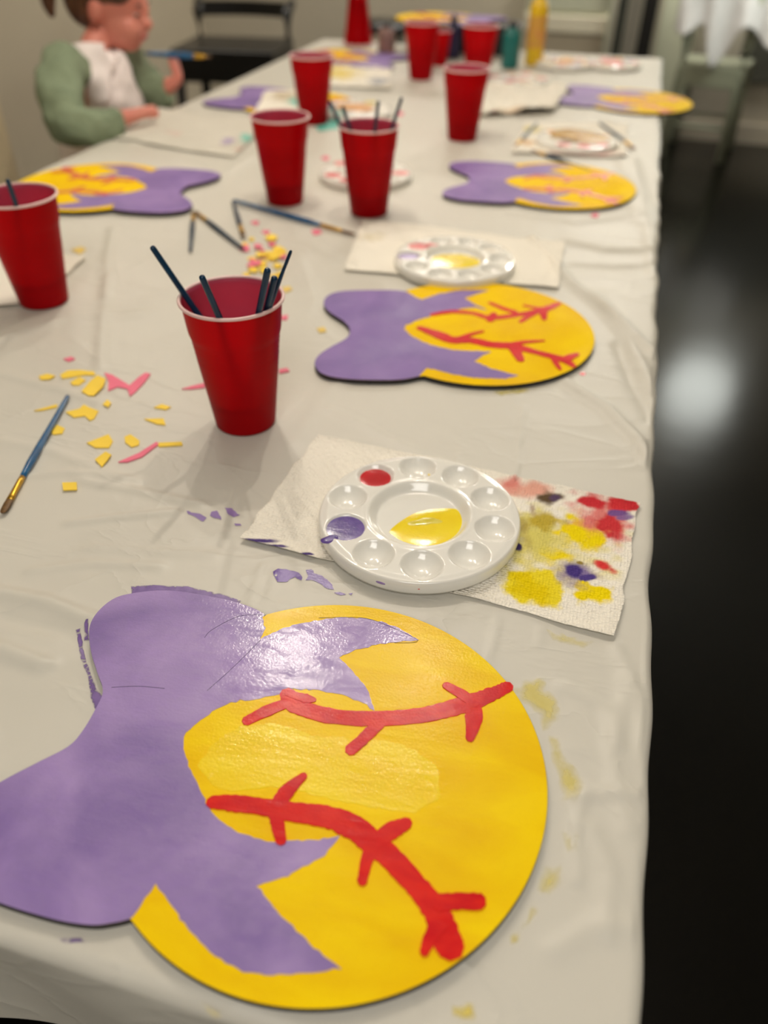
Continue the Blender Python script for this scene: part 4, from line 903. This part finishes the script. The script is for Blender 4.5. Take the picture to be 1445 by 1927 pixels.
# dark stools/cabinet behind the far table end
ds=thing('bar_stool','dark stool behind the far end of the table, left of the far board','stool',(dep(715,60,3.9)[0],dep(715,60,3.9)[1],0))
bm=bmesh.new(); 
lathe('seat',[(.001,.60),(.15,.60),(.165,.615),(.16,.64),(.001,.645)],M_black,ds,seg=32)
for k in range(4):
    a=math.pi/4+k*math.pi/2; bm=bmesh.new(); tube_bm(bm,[(.20*math.cos(a),.20*math.sin(a),0),(.11*math.cos(a),.11*math.sin(a),.60)],[.014,.018],8); frombm('leg',bm,M_black,ds,smooth=True)
bm=bmesh.new(); tube_bm(bm,[(.175*math.cos(t),.175*math.sin(t),.2) for t in np.linspace(0,2*math.pi,25)],.008,8,cap=False); frombm('foot_ring',bm,M_black,ds,smooth=True)
# ------------------------------------------------------------------ the child
SK=mat('child_skin',(214,140,122),.5,rgb2=(206,124,108),vscale=14,sub=.15); HA=mat('auburn_hair',(104,66,40),.5,rgb2=(62,38,24),vscale=60,stretch=(1,1,.15),bump=.6,bscale=120)
WH=mat('white_shirt_cloth',(248,238,236),.85,rgb2=(240,228,226),vscale=14,bump=.3,bscale=30,dist=.006); SG=mat('sage_sleeve_cloth',(136,150,122),.9,rgb2=(116,130,104),vscale=14,bump=.4,bscale=26,dist=.008)
BK=mat('black_trousers_cloth',(26,27,26),.9); LIP=mat('lip_skin',(190,92,88),.5); EYE=mat('eye_white',(235,230,225),.2); IRI=mat('brown_iris',(60,38,24),.2)
def skinmesh(name,chains,m,parent=None,sub=2,vox=None,extra=None):
    """chains: list of [(point,radius),...]; chains share points when equal; grown with a skin modifier"""
    V=[];R_=[];E=[];idx={}
    for ch in chains:
        prev=None
        for p,r in ch:
            k=tuple(round(float(x),5) for x in p)
            if k not in idx: idx[k]=len(V); V.append(k); R_.append(r)
            if prev is not None and prev!=idx[k]: E.append((prev,idx[k]))
            prev=idx[k]
    me=bpy.data.meshes.new(name); me.from_pydata(V,E,[]); o=bpy.data.objects.new(name,me); C.objects.link(o)
    md=o.modifiers.new('skin','SKIN'); md.use_smooth_shade=True
    sk=me.skin_vertices[0].data if me.skin_vertices else None
    if sk is None:
        bm=bmesh.new(); bm.from_mesh(me); bm.verts.layers.skin.verify(); bm.to_mesh(me); bm.free(); sk=me.skin_vertices[0].data
    for i,r in enumerate(R_): 
        rr=r if hasattr(r,'__len__') else (r,r); sk[i].radius=rr; sk[i].use_root=(i==0)
    s=o.modifiers.new('sub','SUBSURF'); s.levels=sub; s.render_levels=sub
    dg=bpy.context.evaluated_depsgraph_get(); ev=o.evaluated_get(dg); nm=bpy.data.meshes.new_from_object(ev)
    bpy.data.objects.remove(o); 
    bm=bmesh.new(); bm.from_mesh(nm)
    if extra:
        for e in extra:
            eb=bmesh.new(); eb.from_mesh(e); t=bpy.data.meshes.new('t'); eb.to_mesh(t); eb.free(); bm.from_mesh(t)
    for f in bm.faces: f.material_index=0; f.smooth=True
    me2=bpy.data.meshes.new(name); bm.to_mesh(me2); bm.free()
    me2.materials.clear()
    ob=link(name,me2,m,parent,True)
    if vox:
        r=ob.modifiers.new('remesh','REMESH'); r.mode='VOXEL'; r.voxel_size=vox; r.use_smooth_shade=True
        sm=ob.modifiers.new('smooth','SMOOTH'); sm.iterations=2; sm.factor=.5
    return ob
def wrinkle(o,amp,sc):
    me=o.data
    for v in me.vertices:
        p=v.co; n_=noise.noise(Vector((p.x*sc,p.y*sc,p.z*sc*1.7)))+.5*abs(noise.noise(Vector((p.x*sc*2.3,p.y*sc*2.3,p.z*sc*3.5+7))))
        v.co=p+v.normal*amp*n_
    return o
def ell(center,rad,rot=None,seg=24):
    bm=bmesh.new(); bmesh.ops.create_uvsphere(bm,u_segments=seg,v_segments=seg//2,radius=1)
    for v in bm.verts:
        c=Vector((v.co.x*rad[0],v.co.y*rad[1],v.co.z*rad[2]))
        if rot is not None: c=rot@c
        v.co=c+Vector(center)
    me=bpy.data.meshes.new('e'); bm.to_mesh(me); bm.free(); return me
V3=lambda a:Vector(tuple(map(float,a)))
neck=V3(dep(172,92,1.80)); hc=V3(dep(212,5,1.80)); 
shR=V3(dep(112,128,1.70)); shL=V3(dep(232,112,1.95)); chest=(shR+shL)/2+Vector((.0,0,-.07))
elR=V3(dep(128,252,1.63)); wrR=V3(dep(268,212,1.76)); wrR.z=T0+.030
elL=V3(dep(300,205,1.98)); elL.z=max(elL.z,T0+.02); wrL=V3(dep(337,148,1.93)); haL=V3(dep(314,78,1.91))
pel=Vector((chest.x-.04,chest.y+.0,.52))
print('child',neck,hc,shR,shL,elR,wrR,elL,wrL,pel)
ch_=thing('child','child in profile with auburn hair, white shirt and sage sleeves, painting at the left side','person',(pel.x,pel.y,0))
fw=Vector((.95,.12,-.28)).normalized(); sd=Vector((0.0,0,1)).cross(fw).normalized(); upv=fw.cross(sd).normalized()
Rh=Matrix((fw,sd,upv)).transposed()
def HP(a,b,c): return hc+fw*a+sd*b+upv*c
head=[ell(HP(-.012,0,.02),(.088,.070,.085),Rh),ell(HP(.022,0,-.03),(.060,.056,.062),Rh),ell(HP(.042,0,-.062),(.030,.034,.026),Rh),
      ell(HP(.082,0,-.016),(.015,.010,.013),Rh),ell(HP(.072,0,.006),(.014,.008,.024),Rh),ell(HP(.05,.028,-.032),(.030,.026,.028),Rh),ell(HP(.05,-.028,-.032),(.030,.026,.028),Rh),
      ell(HP(.074,0,-.040),(.010,.016,.006),Rh),ell(HP(.071,0,-.051),(.010,.014,.006),Rh),ell(HP(-.012,.070,-.012),(.016,.008,.024),Rh),ell(HP(-.012,-.070,-.012),(.016,.008,.024),Rh)]
def hand(wr,dirv,palm_n,curl,scale=1.0,spread=.1):
    """finger chains for a child's hand; dirv wrist->knuckles, palm_n palm normal"""
    d=dirv.normalized(); n=palm_n.normalized(); s=d.cross(n).normalized(); out=[]
    pc=wr+d*.030*scale
    out.append([(wr,(.014*scale,.012*scale)),(pc,(.017*scale,.011*scale)),(wr+d*.044*scale,(.018*scale,.009*scale))])
    kn=wr+d*.044*scale
    for i,(off,ln) in enumerate(((-.0135,.030),(-.0045,.036),(.0045,.034),(.0135,.026))):
        p=kn+s*off*scale; c=curl[i]; ang=0; ch=[(pc+s*off*.5*scale,.008*scale),(p,.0062*scale)]; q=p; dd=d
        for k,fr_ in enumerate((.45,.32,.23)):
            ang+=c*(.8 if k==0 else 1); dd=(d*math.cos(ang)+n*math.sin(ang)+s*off*spread*20).normalized(); q=q+dd*ln*fr_*1.3*scale; ch.append((q,(.0058-.0007*k)*scale))
        out.append(ch)
    th=wr+d*.012*scale-s*.012*scale; t1=th+(d*.5-s*.8+n*.35).normalized()*.018*scale; t2=t1+(d*.9-s*.1+n*.45).normalized()*.016*scale; t3=t2+(d*.9+s*.3+n*.4).normalized()*.012*scale
    out.append([(wr+d*.010*scale,.010*scale),(th,.0085*scale),(t1,.0072*scale),(t2,.0066*scale),(t3,.0055*scale)])
    return out
hr=(V3(dep(345,200,1.83))-wrR); hr.z=-.004
dL=(haL-wrL)
chains=[[(pel,(.065,.075)),(chest,(.05,.065)),(neck+Vector((-.01,0,-.04)),(.036,.036)),(neck,(.032,.032)),(hc+upv*-.05-fw*.01,(.034,.034))],
 [(chest,(.05,.065)),(shR,(.030,.030)),((shR+elR)/2,(.028,.028)),(elR,(.025,.025)),((elR+wrR)/2,(.022,.022)),(wrR,(.014,.012))],
 [(chest,(.05,.065)),(shL,(.035,.035)),((shL+elL)/2,(.031,.031)),(elL,(.026,.026)),((elL+wrL)/2,(.022,.022)),(wrL,(.014,.012))]]
kneeR=pel+Vector((.26,-.09,-.03)); kneeL=pel+Vector((.26,.09,-.03)); kneeR.z=kneeL.z=.50
for kn_ ,s_ in((kneeR,-1),(kneeL,1)):
    an=kn_+Vector((-.02,0,-.28)); toe=an+Vector((.12,0,-.04)); chains.append([(pel,(.065,.075)),(pel+Vector((.03,s_*.06,-.01)),(.06,.06)),(kn_,(.045,.045)),(kn_+Vector((-.01,0,-.12)),(.04,.04)),(an,(.028,.028)),(toe,(.022,.03))])
chains+=hand(wrR,hr+Vector((0,0,-.003)),Vector((0,0,-1)),(.25,.2,.25,.3),.95)
chains+=hand(wrL,dL,Vector((.75,-.45,.1)),(.35,.7,.8,.85),1.15)
body=skinmesh('body',chains,SK,ch_,sub=2,vox=.0035,extra=head)
inv=Matrix.Translation(-ch_.location)
def shift(o): 
    o.data.transform(inv); return o
shift(body)
# shirt torso and sleeves
up1=neck+Vector((0,0,-.035))
sh=skinmesh('shirt',[[(pel+Vector((0,0,.02)),(.105,.115)),((pel+chest)/2,(.098,.11)),(chest,(.095,.115)),(up1,(.068,.075)),(neck+Vector((-.006,0,-.004)),(.044,.046))],[(chest,(.095,.115)),((chest+shR)/2+Vector((.01,0,.018)),(.07,.065)),(chest*.3+shR*.7,(.052,.05))],[(chest,(.095,.115)),((chest+shL)/2+Vector((0,0,.015)),(.06,.055)),(chest*.3+shL*.7,(.046,.044))]],WH,ch_,3,.005); wrinkle(sh,.008,16); shift(sh)
def lerp(a,b,t): return a+(b-a)*t
for s_,e_,w_,te in((shR,elR,wrR,.70),(shL,elL,wrL,.55)):
    top=lerp(neck,s_,.45)+Vector((0,0,-.02))
    sl=skinmesh('sleeve',[[(top,(.040,.045)),(lerp(top,s_,.7),(.050,.052)),(s_,(.052,.052)),(lerp(s_,e_,.35)+Vector((-.008,0,0)),(.052,.052)),(lerp(s_,e_,.75),(.048,.048)),(e_,(.044,.044)),(lerp(e_,w_,.35),(.040,.040)),(lerp(e_,w_,te),(.030,.030))]],SG,ch_,3,.004); wrinkle(sl,.013,17); shift(sl)
tr=skinmesh('trousers',[[(pel+Vector((0,0,.05)),(.10,.11)),(pel,(.10,.11)),(pel+Vector((.03,s_*.06,-.01)),(.075,.075)),(k_,(.058,.058)),(k_+Vector((-.01,0,-.12)),(.052,.052)),(k_+Vector((-.018,0,-.22)),(.046,.046))] for k_,s_ in((kneeR,-1),(kneeL,1))],BK,ch_,2,.006); shift(tr)
# hair: cap shell with swept lumps and a low pony tail
hb=[ell(HP(-.026,0,.034),(.088,.079,.080),Rh),ell(HP(-.055,0,.0),(.058,.068,.070),Rh),ell(HP(-.01,.045,.045),(.07,.032,.05),Rh),ell(HP(-.01,-.045,.045),(.07,.032,.05),Rh)]
tie=HP(-.112,0,.02)
hair=skinmesh('hair',[[(HP(-.07,0,.03),.03),(tie,.020),(tie+Vector((-.03,-.01,.012)),.027),(tie+Vector((-.045,-.015,-.02)),.024),(tie+Vector((-.048,-.02,-.06)),.016),(tie+Vector((-.042,-.02,-.085)),.006)]],HA,ch_,2,.004,extra=hb); shift(hair)
for s_ in(-1,1):
    e=link('eye',ell(HP(.0655,s_*.027,.002),(.007,.009,.0055),Rh,16),EYE,ch_,True); shift(e)
    i_=link('iris',ell(HP(.0705,s_*.028,.001),(.0035,.0055,.005),Rh,12),IRI,e,True); shift(i_)
    l_=link('eyelid',ell(HP(.066,s_*.027,.0055),(.0085,.0115,.0045),Rh,16),SK,ch_,True); shift(l_)
    b_=link('eyebrow',ell(HP(.071,s_*.028,.020),(.004,.013,.0025),Rh,12),HA,ch_,True); shift(b_)
m_=link('lips',ell(HP(.0795,0,-.0455),(.006,.014,.006),Rh,16),LIP,ch_,True); shift(m_)
st=thing('child_chair','dark chair the child sits on, mostly hidden by the sage sleeve','chair',(pel.x-.02,pel.y+.04,0),math.radians(0))
bm=bmesh.new(); box_bm(bm,-.17,.17,-.16,.16,.37,.405,.01); frombm('seat',bm,M_chg,st)
for sx in(-1,1):
    for sy in(-1,1):
        bm=bmesh.new(); tube_bm(bm,[(sx*.15,sy*.14,0),(sx*.14,sy*.13,.37)],[.012,.016],8); frombm('leg',bm,M_chg,st)
# brush in raised hand
hp=wrL+dL.normalized()*.058+Vector((.022,-.014,0))
be=V3(dep(398,107,1.93)); bdir=(be-V3(dep(325,103,1.93))).normalized()
brush(hp-bdir*.075,hp+bdir*.085,'brush held up in the child\'s raised hand','brush held by the child',M_blue,1.9)
# ------------------------------------------------------------------ lights
def point(name,loc,e,col,r):
    l=bpy.data.lights.new(name,'POINT'); l.energy=e; l.color=col; l.shadow_soft_size=r; o=bpy.data.objects.new(name,l); C.objects.link(o); o.location=loc; return o
def area(name,loc,rot,e,sx,sy,col):
    l=bpy.data.lights.new(name,'AREA'); l.shape='RECTANGLE'; l.size=sx; l.size_y=sy; l.energy=e; l.color=col; o=bpy.data.objects.new(name,l); C.objects.link(o); o.location=loc; o.rotation_euler=rot; return o
warm=(1,.90,.77); warm2=(1,.93,.84); neut=(1,.96,.90)
point('pendant_bulb_light',(-.63,1.355,T0+1.30),13.5,warm,.010)
point('pendant_bulb_light',(-.78,1.66,T0+1.30),11,warm,.010)
point('pendant_bulb_light',(-.28,1.42,T0+1.30),14,warm,.010)
area('ceiling_fill_1',(-1.2,4.7,2.55),(0,0,0),22,.6,.6,warm2)  # unseen fill added to brighten the far wall
area('ceiling_fill_2',(.3,-1.2,2.55),(0,0,0),37,1.2,1.2,neut)  # ambient fill added behind the camera, clear of the glossy reflections
area('ceiling_fill_3',(-2.3,3.5,2.55),(0,0,0),12,.5,.5,warm2)  # unseen fill added to lift the left wall
area('ceiling_fill_4',(.1,4.9,2.55),(0,0,0),42,.4,.4,neut)  # fill added for the cabinet area, its floor reflection hidden by the table
fl=ray(1310,740); p=CAM+fl*(-CAMZ/fl[2]); d=Vector((fl[0],fl[1],-fl[2])); tt=(4.45-p[1])/d.y; lp=Vector(p)+d*tt; print('reflected_lamp',lp)
point('reflected_lamp_light',lp,20,(.96,1,.93),.20)  # unseen lamp inferred from its floor reflection, set forward to light the garment
w=bpy.data.worlds.new('room_ambient'); bpy.context.scene.world=w; w.use_nodes=True; w.node_tree.nodes['Background'].inputs[0].default_value=(.9,.92,1,1); w.node_tree.nodes['Background'].inputs[1].default_value=.05
# ------------------------------------------------------------------ camera
cam=bpy.data.cameras.new('camera'); co=bpy.data.objects.new('camera',cam); C.objects.link(co); co.location=tuple(CAM)
Mx=Matrix(((RR[0],UU[0],-F[0]),(RR[1],UU[1],-F[1]),(RR[2],UU[2],-F[2]))); co.rotation_euler=Mx.to_euler()
cam.sensor_fit='VERTICAL'; cam.sensor_height=36; cam.lens=36*FPX/H; cam.clip_start=.02; cam.clip_end=30
cam.dof.use_dof=True; cam.dof.focus_distance=.60; cam.dof.aperture_fstop=cam.lens/9.0
sc=bpy.context.scene; sc.camera=co
sc.view_settings.view_transform='Standard'; sc.view_settings.look='None'; sc.view_settings.gamma=1; sc.view_settings.use_curve_mapping=False; sc.view_settings.exposure=-.1
